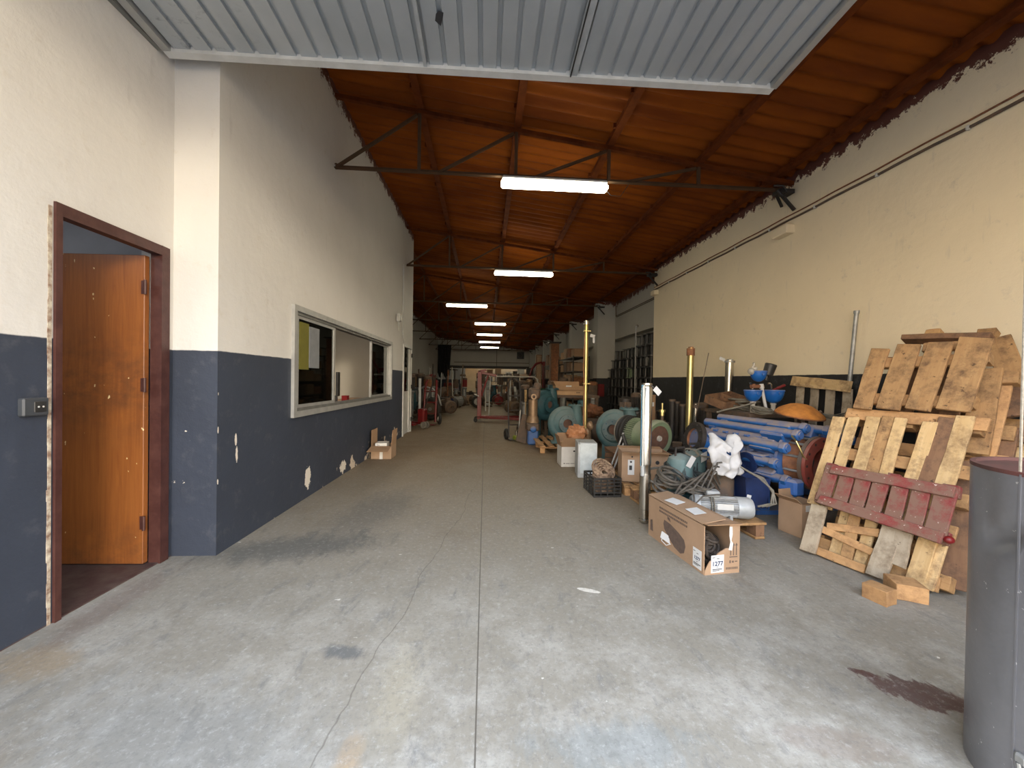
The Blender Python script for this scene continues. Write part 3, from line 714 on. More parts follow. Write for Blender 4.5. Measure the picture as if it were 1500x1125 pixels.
t = thing('lintel_wall_lamp', 'round bulkhead lamp glowing on the far right columns', 'lamp', (3.4, 19.0, 1.72))
obj('lamp_globe', G().ball((0,0,.1), .075), M['lamp_back'], t); obj('lamp_base', G().box((.1,0,.1), (.12,.1,.1)), M['dark_metal'], t)
t = thing('lintel_wall_lamp', 'wide bulkhead lamp glowing beside the pallet racks', 'lamp', (3.32, 15.6, 1.62))
obj('lamp_globe', G().ball((0,0,.1), .09, (1.3,1,.6)), M['lamp_back'], t); obj('lamp_base', G().box((0,.02,.17), (.1,.1,.06)), M['dark_metal'], t)
# ================================================================ RIGHT SIDE, FOREGROUND
def inst_board(name, p0, p1, w, t, nrm, m, parent, label=None, ends=.012):
    """a plank whose grain runs along its own local x"""
    p0 = Vector(p0); p1 = Vector(p1); d = p1-p0; L = d.length; d.normalize()
    n = Vector(nrm); n = (n-d*n.dot(d)).normalized(); y = n.cross(d)
    g = G(); N = max(3, int(L/.12)); e0 = [rnd.uniform(0, ends) for _ in range(2)]; e1 = [rnd.uniform(0, ends) for _ in range(2)]
    for i in range(N+1):
        for sy in (-1, 1):
            x = L*i/N
            if i == 0: x += e0[(sy+1)//2]
            if i == N: x -= e1[(sy+1)//2]
            yy = sy*(w/2 - (rnd.uniform(0, .004)))
            zz = .0025*math.sin(i*1.7+w*90)
            g.v += [Vector((x, yy, -t/2+zz)), Vector((x, yy, t/2+zz))]
    for i in range(N):
        a = 4*i; b = a+4
        g.f += [(a+1, b+1, b+3, a+3), (a, a+2, b+2, b), (a, b, b+1, a+1), (a+2, a+3, b+3, b+2)]
    g.f += [(0, 1, 3, 2), (4*N, 4*N+2, 4*N+3, 4*N+1)]
    o = bpy.data.objects.new(name, mesh(name, g, m, 25)); COL.objects.link(o)
    Mx = Matrix((d, y, n)).transposed().to_4x4(); b = Vector((0,0,0))
    if parent is not None:
        o.parent = parent; b = parent.location
    Mx.translation = p0-b; o.matrix_local = Mx
    if label: o['label'] = label
    md = o.modifiers.new('edge', 'BEVEL'); md.width = .003; md.segments = 1; md.limit_method = 'ANGLE'; md.angle_limit = .9
    return o
LO = Vector((2.35, 2.68, 0)); LU = Vector((.33, -.944, 0)); LH = Vector((.944, .33, 0)); LT = math.radians(65.6)
LV = LH*math.cos(LT)+Vector((0,0,math.sin(LT))); LN = LU.cross(LV).normalized()
if LN.x > 0: LN = -LN
def zp(zx, zy, c=0.0):
    r = ray(1150+zx/2.5, 450+zy/2.5); t = ((LO+LN*c-CAM).dot(LN))/r.dot(LN); return CAM+r*t
def ab(a, b, c=0.0): return LO+LU*a+LV*b+LN*c
def pbase(a=.35, c=0): p = ab(a, 0, c); return (p.x, p.y, 0)
def planks(t, rows):
    for r in rows: inst_board(r[0], r[1], r[2], r[3], r[4], LN, M[r[5]], t)
# tall cream pallet (main one)
t = thing('wooden_pallet', 'tall cream wooden pallet leaning behind the red half pallet', 'pallet', pbase(.35, -.03), 0, 'leaning pallets')
cols = [(200,400,140,600,.085,'wood_cream'), (252,400,195,590,.075,'wood_cream'), (326,400,275,585,.085,'wood_cream'), (383,400,322,590,.08,'wood_tan'), (428,405,370,605,.07,'wood_cream'), (536,418,470,620,.085,'wood_cream'), (602,400,520,640,.09,'wood_brown'), (665,398,588,645,.09,'wood_cream')]
for i, (x0, y0, x1, y1, w_, m_) in enumerate(cols):
    p0 = zp(x0, y0, -.03); p1 = zp(x1, y1, -.03); d_ = (p1-p0).normalized()
    L_ = (p0.z-.02)/(-d_.z) if i in (2, 4, 7) else (p0.z-.30)/(-d_.z)
    inst_board('deck_board', p0+LN*rnd.uniform(-.006,.006), p0+d_*L_, w_, .02, LN, M[m_], t)
for b, w_ in ((1.125,.09), (.80,.09), (.42,.09), (.10,.09)):
    inst_board('stringer_board', ab(-.02+.07*max(0,b-.7), b, -.055), ab(.70+.05*b, b-.01, -.055), w_, .022, LN, M['wood_orange' if b > 1 else 'wood_tan'], t)
for b in (1.10, .62, .12):
    for a in (.04, .36, .68): inst_board('spacer_block', ab(a-.05, b, -.11), ab(a+.05, b, -.11), .09, .085, LN, M['wood_tan'], t)
# upper pallet with wide stained boards
t = thing('wooden_pallet', 'upper tan pallet of four wide scuffed boards, tilted on top of the cream pallet', 'pallet', pbase(.45, -.04), 0, 'leaning pallets')
for (x0, y0, x1, y1, w_) in ((280,376,352,148,.115), (374,380,456,132,.135), (481,386,575,119,.135), (610,390,705,106,.16)):
    inst_board('deck_board', zp(x0, y0, .0), zp(x1, y1, .0), w_, .022, LN, M['wood_tan'], t, ends=.03)
for (x0, y0, x1, y1, w_, c_) in ((352,207,745,188,.085,-.035), (305,335,690,352,.085,-.035), (500,150,760,135,.07,-.10)):
    inst_board('stringer_board', zp(x0, y0, c_), zp(x1, y1, c_), w_, .03, LN, M['wood_orange'], t)
for (x0, y0) in ((385,205), (560,200), (725,190), (330,338), (500,342), (670,350)):
    p = zp(x0, y0, -.09); inst_board('spacer_block', p-LU*.045, p+LU*.045, .08, .07, LN, M['wood_tan'], t)
for (x0, y0, x1, y1) in ((430,400,500,180), (600,400,640,180)):
    inst_board('bottom_board', zp(x0, y0, -.135), zp(x1, y1, -.135), .1, .02, LN, M['wood_brown'], t)
# red half pallet
t = thing('wooden_pallet', 'short red painted pallet with seven slats, hung across the front of the stack', 'pallet', pbase(.35, .06), 0, 'leaning pallets')
for x0, y0, x1, y1 in ((178,590,134,705), (238,600,195,720), (298,612,255,738), (362,628,312,765), (432,640,385,790), (508,655,462,812), (596,672,545,838)):
    inst_board('slat', zp(x0, y0-12, .065), zp(x1, y1+8, .065), .088 if x0 < 590 else .10, .02, LN, M['wood_red'], t)
inst_board('top_rail', zp(165,592,.082), zp(628,680,.082), .07, .025, LN, M['wood_red'], t); inst_board('bottom_rail', zp(122,700,.082), zp(585,850,.082), .07, .025, LN, M['wood_red'], t)
for (x0, y0) in ((170,592), (400,632), (610,675), (135,702), (360,775), (570,842)):
    p = zp(x0, y0, .012); inst_board('spacer_block', p-LU*.04, p+LU*.04, .08, .04, LN, M['wood_red'], t)
p = zp(600, 852, .06); obj('red_plug', G().ball(p, .028, (1,.8,.8)), M['red'], t, world=True)
# lower broken pallet standing on the floor
t = thing('wooden_pallet', 'low broken pallet of grey side boards and thin crossing slats, standing on the floor', 'pallet', pbase(.25, .04), 0, 'leaning pallets')
for (x0, y0, x1, y1, w_, m_) in ((128,722,82,905,.105,'wood_grey'), (398,800,330,1005,.105,'wood_grey'), (440,818,410,952,.08,'wood_grey')):
    q = zp(x1, y1, .03); 
    if q.z < .012: q.z = .012
    inst_board('side_board', zp(x0, y0, .03), q, w_, .024, LN, M[m_], t)
for (x0, y0, x1, y1, w_) in ((148,800,352,828,.055), (135,812,328,900,.055), (112,895,300,990,.06)):
    a_ = zp(x0, y0, .005); b_ = zp(x1, y1, .005); a_.z = max(a_.z, .035); b_.z = max(b_.z, .035)
    inst_board('cross_slat', a_, b_, w_, .018, LN, M['wood_orange'], t)
inst_board('loose_slat', zp(262,740,-.0), zp(222,925,-.0), .07, .018, LN, M['wood_tan'], t)
for (cx_, cy_, s_, r_) in ((1288,868,(.10,.12,.085),.25), (1326,862,(.15,.14,.09),-.45)):
    p = atz(cx_, cy_, .045)
    k = thing('wood_block', 'short sawn pine block on the floor, ' + ('nearest the broken pallet corner' if s_[0] < .12 else 'larger, just right of the other block'), 'wood block', (p.x, p.y, 0), r_)
    o = inst_board('block_body', Vector((-s_[0]/2,0,s_[2]/2))+k.location, Vector((s_[0]/2,0,s_[2]/2))+k.location, s_[1], s_[2], (0,0,1), M['wood_orange'], k)
    obj('nail', G().cyl((s_[0]/2,.02,.05), (s_[0]/2+.006,.02,.05), .004, n=8), M['dark_metal'], k)
# brown pallet at the right, behind
t = thing('wooden_pallet', 'brown weathered pallet edging out at the right of the upper pallet', 'pallet', pbase(.75, -.16), 0, 'leaning pallets')
for (x0, y0, x1, y1, w_, m_, c_) in ((748,222,690,540,.13,'wood_tan',-.15), (800,285,735,548,.085,'wood_orange',-.20), (640,560,610,1035,.17,'wood_brown',-.15), (560,845,500,1058,.10,'wood_cream',-.05)):
    q = zp(x1, y1, c_); q.z = max(q.z, .02); inst_board('deck_board', zp(x0, y0, c_), q, w_, .022, LN, M[m_], t)
for (x0, y0, x1, y1) in ((640,250,830,262), (600,520,760,535), (560,930,650,950)):
    inst_board('stringer_board', zp(x0, y0, -.215), zp(x1, y1, -.215), .09, .03, LN, M['wood_orange'], t)
for (x0, y0) in ((820,262), (720,525), (650,700), (470,890)):
    p = zp(x0, y0, -.19); inst_board('spacer_block', p-LU*.05, p+LU*.05, .09, .07, LN, M['wood_tan'], t)
# full pallet inside the stack
t = thing('wooden_pallet', 'tan pallet seen through the gaps of the cream pallet', 'pallet', pbase(.4, -.28), 0, 'leaning pallets')
for b in (.08, .30, .52, .74, .96, 1.16): inst_board('deck_board', ab(.02, b, -.27), ab(.80, b-.01, -.27), .10, .02, LN, M['wood_tan' if int(b*50) % 2 else 'wood_orange'], t)
for a in (.06, .42, .76): inst_board('stringer_board', ab(a, .04, -.30), ab(a, 1.2, -.30), .09, .03, LN, M['wood_brown'], t)
for a in (.06, .42, .76):
    for b in (.10, .62, 1.14): inst_board('spacer_block', ab(a-.045, b, -.35), ab(a+.045, b, -.35), .08, .06, LN, M['wood_tan'], t)
# dark tall pallet against the wall
t = thing('wooden_pallet', 'dark tall pallet behind the stack, top board showing against the wall', 'pallet', pbase(.6, -.42), 0, 'leaning pallets')
inst_board('top_board', zp(432,118,-.36), zp(765,112,-.36), .05, .1, LN, M['wood_brown'], t)
for (x0, y0, x1, y1, w_, m_) in ((775,108,850,300,.13,'wood_tan'), (800,230,868,400,.14,'wood_brown'), (560,112,520,560,.14,'wood_brown'), (690,112,650,560,.14,'wood_brown')):
    inst_board('deck_board', zp(x0, y0, -.39), zp(x1, y1, -.39), w_, .025, LN, M[m_], t)
for b in (.1, .65, 1.2): inst_board('stringer_board', ab(.1, b, -.43), ab(1.0, b, -.43), .1, .03, LN, M['wood_brown'], t)
for a in (.15, .55, .95): inst_board('bottom_board', ab(a, .03, -.47), ab(a, 1.6, -.47), .12, .022, LN, M['wood_brown'], t)
for (x0, y0) in ((548,100), (742,100)):
    p = zp(x0, y0, -.42); inst_board('spacer_block', p-LU*.05, p+LU*.05, .06, .09, LN, M['wood_tan'], t)
# cream horizontal boards at the far right
t = thing('wooden_pallet', 'cream pallet with horizontal boards half hidden behind the grey tube', 'pallet', pbase(1.0, -.55), 0, 'leaning pallets')
for (x0, y0, x1, y1, w_, m_) in ((778,430,960,452,.11,'wood_tan'), (750,512,960,545,.12,'wood_cream'), (700,640,960,680,.11,'wood_tan'), (690,760,960,810,.11,'wood_brown'), (640,960,800,1000,.11,'wood_brown')):
    p = zp(x0, y0, -.50); q = zp(x1, y1, -.50)
    inst_board('deck_board', p, q, w_, .022, LN, M[m_], t)
for a in (.72, 1.05, 1.38): inst_board('stringer_board', ab(a, .02, -.54), ab(a, 1.15, -.54), .1, .04, LN, M['wood_brown'], t)
# pale pallet against the wall, left of the stack
def wallp(px, py, X=3.70): return atx(px, py, X)
a_ = wallp(1160, 559); b_ = wallp(1246, 575)
t = thing('wooden_pallet', 'pale pallet upright against the right wall behind the rusty dish', 'pallet', (3.72, (a_.y+b_.y)/2, 0))
a_ = Vector((3.70, a_.y, 1.27)); b_ = Vector((3.70, b_.y, 1.21)); NW = (-1, 0, .12)
inst_board('top_board', a_, b_, .12, .04, NW, M['wood_cream'], t)
for k in range(4):
    q = a_.lerp(b_, .12+k*.265); inst_board('slat', q+Vector((.035,0,-.02)), (3.69, q.y, .10), .105, .02, NW, M['wood_grey'], t)
inst_board('bottom_board', (3.67, a_.y, .12), (3.67, b_.y, .10), .12, .04, NW, M['wood_tan'], t)
# galvanised pipe leaning at the wall
p1 = atx(1255, 455, 3.78); p0 = Vector((3.50, p1.y+.1, 0))
q = at(1243, 575, p1.y+.05)
t = thing('galvanised_pipe', 'slim galvanised pipe leaning on the wall beside the pallets', 'pipe', (p0.x, p0.y, 0))
dd = (q-p1); p0 = p1+dd*(p1.z/(-dd.z)); t.location = (p0.x, p0.y, 0)
obj('pipe_run', G().cyl(p0, p1, .019, n=14), M['galv'], t, world=True); obj('pipe_collar', G().cyl(p1-(p1-p0).normalized()*.03, p1, .025, n=14), M['galv'], t, world=True)

# ---------------------------------------------------------------- machine builders (local coordinates)
def fins(g, o, d, r, L, n=36, dep=.012):
    x, y, z = frame_z(d); o = Vector(o); vs = []; m = 4*n
    for h in (0, L):
        for k in range(m):
            a = 2*PI*k/m; rr = r if k % 4 < 2 else r-dep; vs.append(o+z*h+x*(rr*math.cos(a))+y*(rr*math.sin(a)))
    return g.add(vs, [tuple(range(m))[::-1], tuple(range(m, 2*m))]+[(k, (k+1) % m, (k+1) % m+m, k+m) for k in range(m)])
def bolts(g, o, d, R, n, r=.012, h=.02, a0=0.0):
    x, y, z = frame_z(d); o = Vector(o)
    for k in range(n):
        a = a0+2*PI*k/n; p = o+x*(R*math.cos(a))+y*(R*math.sin(a)); g.cyl(p, p+z*h, r, n=6)
    return g
def motor(t, o, d, r, L, mb, mc=None, mf=None, box=True, feet=None, world=True):
    """finned body, end shields, fan cowl, terminal box, shaft"""
    o = Vector(o); d = Vector(d).normalized(); x, y, z = frame_z(d); mc = mc or mb
    obj('finned_body', fins(G(), o+d*L*.12, d, r, L*.62, 30, r*.09), mb, t, world=world)
    obj('end_shield', G().lathe([(r*.25,0),(r*.8,.0),(r*1.02,L*.05),(r*1.02,L*.12)], o, d, 30), mc, t, world=world)
    obj('fan_cowl', G().lathe([(r*1.04,0),(r*1.04,L*.2),(r*.9,L*.26),(r*.3,L*.27)], o+d*L*.74, d, 30), mc, t, world=world)
    obj('shaft', G().cyl(o-d*L*.16, o, r*.16, n=14), M['steel'], t, world=world)
    if box:
        u = Vector((0,0,1)); u = (u-d*u.dot(d)).normalized(); s_ = u.cross(d)
        obj('terminal_box', G().box(o+d*L*.42+u*r*1.15, (r*.75, r*.7, r*.45), Matrix((d, s_, u)).transposed(), r*.05), mc, t, world=world)
    if feet:
        g = G(); sd = Vector((-d.y, d.x, 0)).normalized()
        for k in (.25, .62):
            for s in (-1, 1):
                c = o+d*L*k+sd*(s*r*.75); g.box((c.x, c.y, (feet+c.z-r*.6)/2), (r*.28, r*.28, max(.02, c.z-r*.6-feet)))
        obj('mounting_feet', g, mc, t, world=world)
def vtube(g, pts, rs, n=14):
    pts = [Vector(p) for p in pts]; m = len(pts); vs = []; fs = []; x = None
    for i in range(m):
        a = pts[max(0, i-1)]; b = pts[min(m-1, i+1)]; tt = (b-a).normalized()
        if x is None: x = frame_z(tt)[0]
        x = (x-tt*x.dot(tt)).normalized(); y = tt.cross(x)
        for k in range(n): an = 2*PI*k/n; vs.append(pts[i]+x*(rs[i]*math.cos(an))+y*(rs[i]*math.sin(an)))
    for i in range(m-1):
        for k in range(n): k2 = (k+1) % n; fs.append((i*n+k, i*n+k2, (i+1)*n+k2, (i+1)*n+k))
    fs += [tuple(range(n))[::-1], tuple((m-1)*n+k for k in range(n))]
    return g.add(vs, fs)
def volute_pump(name, label, cat, loc, rz, S, m, mdk, group=None, hc=.42, ped=True, side=1):
    """centrifugal pump, suction flange facing local -y, discharge flange upward"""
    t = thing(name, label, cat, loc, rz, group)
    c = Vector((0,0,hc)); g = G(); pts = []; rs = []
    for i in range(34):
        a = 2*PI*i/33-2*PI; R = S*(.66+.12*i/33); r = S*(.16+.13*i/33)
        pts.append(c+Vector((side*R*math.cos(a), 0, R*math.sin(a)))); rs.append(r)
    vtube(g, pts, rs, 16); e = pts[-1]
    g.lathe([(S*.30,-S*.36),(S*.42,-S*.30),(S*.60,-S*.24),(S*.82,-S*.13),(S*.82,S*.14),(S*.5,S*.22),(S*.3,S*.26)], c, (0,1,0), 36)
    obj('volute_casing', g, m, t, sm=50)
    dx = side*S*.62; g = G(); vtube(g, [c+Vector((dx,0,-S*.05)), c+Vector((dx*.97,0,S*.4)), c+Vector((dx*.9,0,S*.9))], [S*.31,S*.30,S*.26], 18)
    obj('discharge_neck', g, m, t, sm=50)
    q_ = c+Vector((dx*.9,0,S*.88)); fl_ = obj('discharge_flange', G().cyl(q_, q_+Vector((0,0,S*.08)), S*.42, n=28), m, t)
    for k in range(8): a = k*PI/4; obj('bolt', G().cyl(q_+Vector((S*.35*math.cos(a), S*.35*math.sin(a), S*.08)), q_+Vector((S*.35*math.cos(a), S*.35*math.sin(a), S*.12)), S*.035, n=6), mdk, fl_)
    g = G(); g.lathe([(S*.24,-S*.62),(S*.46,-S*.62),(S*.46,-S*.54),(S*.26,-S*.52),(S*.27,-S*.3),(S*.2,-S*.3),(S*.24,-S*.62)], c, (0,1,0), 32, cap=False); fl_ = obj('suction_flange', g, M['teal_flange'] if m is M['teal'] else m, t)
    for k in range(8): a = k*PI/4; q_ = c+Vector((S*.37*math.cos(a), -S*.62, S*.37*math.sin(a))); obj('bolt', G().cyl(q_, q_-Vector((0,S*.03,0)), S*.032, n=6), mdk, fl_)
    obj('impeller_eye', G().lathe([(S*.25,0),(S*.12,S*.08),(S*.0001,S*.1)], c+Vector((0,-S*.44,0)), (0,1,0), 24), M['brown_disc'], t)
    obj('bearing_housing', G().lathe([(S*.34,S*.2),(S*.28,S*.35),(S*.20,S*.5),(S*.20,S*1.1),(S*.25,S*1.15),(S*.25,S*1.25),(S*.1,S*1.3)], c, (0,1,0), 24), mdk, t)
    g = G(); w_ = S*.5
    g.box((-w_, 0, hc*.5-S*.2), (S*.2, S*.3, hc-S*.4)); g.box((w_, 0, hc*.5-S*.2), (S*.2, S*.3, hc-S*.4)); g.box((0,0,.02), (S*1.5,S*.5,.04)); g.box((0,S*.9,hc*.5-S*.05), (S*.25,S*.18,hc-S*.1))
    obj('pedestal', g, m, t)
    return t
def coil(g, c, R, r, n, nrm=(0,0,1), jit=.03, seg=26, squash=1.0, hz=.02):
    for i in range(n):
        cc = Vector(c)+Vector((rnd.uniform(-jit,jit), rnd.uniform(-jit,jit), i*hz+rnd.uniform(-jit,jit)*.4)); nn = Vector(nrm)+Vector((rnd.uniform(-.25,.25), rnd.uniform(-.25,.25), 0))
        g.torus(cc, nn, R*rnd.uniform(.85,1.1), r, seg, 6, sy=squash)
    return g
def carton(name, label, loc, rz, L, W, H, m, group=None, flaps=((1,.2),(-1,.2)), side_flaps=(), th=.006, cat='cardboard box', open_top=True, flap_len=.5):
    t = thing(name, label, cat, loc, rz, group)
    g = G(); g.box((0,0,th/2), (L,W,th)); g.box((0,-W/2+th/2,H/2), (L,th,H)); g.box((0,W/2-th/2,H/2), (L,th,H)); g.box((-L/2+th/2,0,H/2), (th,W-2*th,H)); g.box((L/2-th/2,0,H/2), (th,W-2*th,H))
    if not open_top: g.box((0,0,H-th/2), (L,W,th))
    obj('carton_body', g, m, t, sm=0)
    for (s, a) in flaps:     # flaps along the long sides, angle from straight up, outward positive
        fl = W*flap_len; dy = s*math.sin(a)*fl; dz = math.cos(a)*fl
        obj('flap', G().beam((0, s*(W/2-th/2), H), (0, s*(W/2)+dy, H+dz), L*.98, th*.8, (0, math.cos(a)*s, -math.sin(a))), M['card_in'], t, sm=0)
    for (s, a) in side_flaps:
        fl = W*flap_len; dx = s*math.sin(a)*fl; dz = math.cos(a)*fl
        obj('flap', G().beam((s*(L/2-th/2), 0, H), (s*(L/2)+dx, 0, H+dz), W*.96, th*.8, (math.cos(a)*s, 0, -math.sin(a))), M['card_in'], t, sm=0)
    return t

# ---------------------------------------------------------------- long cardboard box with the 1277 label
BL, BW, BH = .66, .252, .312
t = thing('long_cardboard_box', 'long torn cardboard box with a 1277 label and black rope inside, on the floor', 'cardboard box', (1.532, 2.362, 0), .115)
g = G(); th_ = .006
g.box((0,BL/2,th_/2), (BW,BL,th_)); g.box((-BW/2,BL/2,BH/2), (th_,BL,BH)); g.box((BW/2,BL/2,BH/2), (th_,BL,BH)); g.box((0,BL,BH/2), (BW,th_,BH))
obj('carton_body', g, M['card'], t, sm=0)
g = G(); fpoly = [(-BW/2,0), (BW/2,0), (BW/2,BH), (BW/2-.075,BH), (BW/2-.070,BH-.05), (BW/2-.078,BH-.07), (BW/2-.062,BH-.11), (BW/2-.068,BH-.15), (BW/2-.10,BH-.15), (-.03,.135), (-.055,.10), (-.09,.085), (-BW/2,.02)]
g.prism(fpoly, (0,0,0), (1,0,0), (0,0,1), (0,-1,0), .006); obj('torn_end_panel', g, M['card'], t, sm=0)
g = G(); ep = [(BW/2-.078,BH-.01), (BW/2-.058,BH-.01), (BW/2-.055,BH-.06), (BW/2-.063,BH-.1), (BW/2-.05,BH-.12), (BW/2-.058,BH-.165), (BW/2-.082,BH-.16), (BW/2-.07,BH-.11), (BW/2-.078,BH-.07)]
obj('torn_edge', g.prism(ep, (0,-.0065,0), (1,0,0), (0,0,1), (0,-1,0), .002), M['whitebox'], t, sm=0)
obj('top_flap', G().box((-.045, BL/2+.01, BH+.018), (.17, BL*.98, .005), (0,-.12,.0)), M['card'], t, sm=0)
obj('top_flap', G().box((.055, BL/2, BH+.002), (.14, BL, .005), (0,.03,.0)), M['card'], t, sm=0)
obj('end_flap', G().box((.0, .01, BH+.008), (BW, .08, .004), (-.1,.02,0)), M['card_in'], t, sm=0)
def label_sheet(t, o, ex, ey, w_, h_, txt=None, size=.03, bars=()):
    o = Vector(o); ex = Vector(ex); ey = Vector(ey); ez = ex.cross(ey)
    s = obj('paper_label', G().prism([(-w_/2,-h_/2),(w_/2,-h_/2),(w_/2,h_/2),(-w_/2,h_/2)], o, ex, ey, ez, .001), M['paper'], t, sm=0)
    if txt:
        Mx = Matrix((ex, ey, ez)).transposed().to_4x4(); Mx.translation = o+ez*.0015
        obj('printed_number', text_g(txt, size, Mx), M['ink_blue'], s, sm=0)
    g = G()
    for (bx, by, bw, bh) in bars: g.prism([(bx,by),(bx+bw,by),(bx+bw,by+bh),(bx,by+bh)], o+ez*.001, ex, ey, ez, .0006)
    if g.v: obj('printed_lines', g, M['ink'], s, sm=0)
    return s
bars = [(-.038,.040,.02,.004), (-.005,.031,.018,.004), (-.008,-.022,.014,.003), (-.036,-.037,.07,.005), (-.036,-.045,.05,.004)]
label_sheet(t, (-.035,-.0068,.068), (1,0,.02), (0,0,1), .092, .112, '1277', .040, bars)
label_sheet(t, (-BW/2-.0035,.062,.078), (0,-1,0), (0,0,1), .085, .125, '1277', .03, bars)
Mx = lambda: None
for k in range(3):   # three "this way up" arrows over a bar, small marks under it
    x0 = .060+k*.021; g = G().prism([(x0-.003,.115),(x0+.003,.115),(x0+.003,.178),(x0+.009,.178),(x0,.196),(x0-.009,.178),(x0-.003,.178)], (0,-.0065,0), (1,0,0), (0,0,1), (0,-1,0), .0008); obj('printed_arrow', g, M['card_print'], t, sm=0)
g = G()
g.prism([(.052,.102),(.110,.102),(.110,.108),(.052,.108)], (0,-.0065,0), (1,0,0), (0,0,1), (0,-1,0), .0008)
for (a, b, c_, d_) in ((.052,.066,.062,.084), (.070,.068,.084,.080), (.092,.072,.110,.078)): g.prism([(a,b),(c_,b),(c_,d_),(a,d_)], (0,-.0065,0), (1,0,0), (0,0,1), (0,-1,0), .0008)
for k in range(8): x0 = .028+k*.011; g.prism([(x0,.026),(x0+.007,.026),(x0+.007,.040),(x0,.040)], (0,-.0065,0), (1,0,0), (0,0,1), (0,-1,0), .0008)
q_ = obj('printed_text', g, M['card_print'], t, sm=0)
g = G(); ox = -BW/2-.0035
for row, (z_, y0, y1) in enumerate(((.262,.17,.50), (.236,.17,.50))):
    y_ = y0
    while y_ < y1:
        w_ = rnd.uniform(.010, .017); g.prism([(y_,z_),(y_+w_,z_),(y_+w_,z_+.014),(y_,z_+.014)], (ox,0,0), (0,1,0), (0,0,1), (-1,0,0), .0008); y_ += w_+.005
g.prism([(.24,.03),(.20,.05),(.185,.10),(.20,.14),(.26,.165),(.36,.19),(.44,.195),(.45,.165),(.44,.13),(.38,.085),(.31,.045)], (ox,0,0), (0,1,0), (0,0,1), (-1,0,0), .0008)
g.prism([(.36,.205),(.40,.215),(.40,.235),(.37,.228)], (ox,0,0), (0,1,0), (0,0,1), (-1,0,0), .0008)
g.prism([(.59,.05),(.63,.05),(.63,.13),(.60,.14)], (ox,0,0), (0,1,0), (0,0,1), (-1,0,0), .0008)
q_ = obj('printed_marks', g, M['card_print'], t, sm=0)
obj('torn_tag', G().box((ox-.006,.40,.075), (.004,.10,.05), (.2,.1,.3)).tube([(ox-.004,.45,.07),(ox-.02,.44,.04),(ox-.02,.38,.03),(ox-.004,.35,.05)], .003), M['paper'], t)
for (x_, y_, r_) in ((-.06,.42,.2), (-.045,.20,-.1)):
    obj('paper_slip', G().box((x_, y_, BH+.026), (.085,.12,.0015), (0,-.12,r_)), M['paper'], t, sm=0)
g = G(); coil(g, (-.025,.09,.07), .055, .010, 8, (.2,-1,.2), .022, 22, 1.0, .016); coil(g, (-.01,.14,.08), .06, .010, 7, (0,-.5,1), .02, 22, 1.0, .018); coil(g, (0.01,.24,.03), .07, .012, 6, (0,0,1), .03, 22, 1.0, .025)
single_loc = Vector(t.location)
g.v = [Matrix.Rotation(.115,3,'Z') @ p + single_loc for p in g.v]
single('rope_bundle', g, M['black_rope'], 'tangled black rope inside the long torn box', 'rope')

# ---------------------------------------------------------------- polished pump tube standing beside the box
t = thing('submersible_pump', 'polished steel submersible pump with blue cable standing left of the long box', 'pump', (1.40, 3.25, 0))
obj('motor_shell', G().lathe([(.030,0),(.042,.008),(.047,.02),(.047,.035),(.043,.04),(.043,.12),(.047,.125),(.047,.43)], (0,0,0), (0,0,1), 28), M['steel'], t)
obj('suction_strainer', G().lathe([(.043,.43),(.043,.50),(.046,.505),(.046,.52)], (0,0,0), (0,0,1), 28), M['steel'], t)
obj('pump_shell', G().lathe([(.0475,.52),(.0475,1.17),(.044,1.175),(.044,1.195),(.0475,1.2),(.046,1.215),(.036,1.218),(.034,1.19)], (0,0,0), (0,0,1), 28, cap=False), M['steel'], t)
obj('cable_guard', G().box((-.042,-.028,.83), (.018,.012,.72), (0,0,.55), .003), M['steel'], t)
for k, m_ in ((0,'blue_light'), (1,'blue_light'), (2,'white_metal')):
    a = 3.55+k*.17; obj('cable', G().tube([(math.cos(a)*.053, math.sin(a)*.053, .5+i*.1) for i in range(8)], .0065, 6), M[m_], t)
obj('cable_clamp', G().box((-.040,-.036,.46), (.025,.03,.09), (0,0,.6), .006), M['galv_sheet'], t)
obj('paper_tag', G().box((.085,-.02,1.15), (.075,.002,.05), (0,.75,.2)), M['paper'], t, sm=0)
obj('tag_string', G().tube([(.045,0,1.19),(.06,-.01,1.18)], .0012, 5), M['paper'], t)

# ---------------------------------------------------------------- low pallet with motors and coils
px0, px1, py0, py1 = 1.74, 2.22, 2.86, 3.95
t = thing('low_pallet', 'small low pallet on the floor under the silver motor', 'pallet', ((px0+px1)/2, (py0+py1)/2, 0))
for k in range(5):
    y_ = py0+.06+(py1-py0-.12)*k/4; inst_board('deck_board', (px0-.22, y_, .125), (px1, y_, .125), .13, .02, (0,0,1), M['wood_tan'], t)
for x_ in (px0-.16, (px0+px1)/2-.1, px1-.05):
    inst_board('bottom_board', (x_, py0, .012), (x_, py1, .012), .09, .02, (0,0,1), M['wood_tan'], t)
    for y_ in (py0+.06, (py0+py1)/2, py1-.06): inst_board('spacer_block', (x_-.045, y_, .068), (x_+.045, y_, .068), .11, .09, (0,0,1), M['wood_brown'], t)
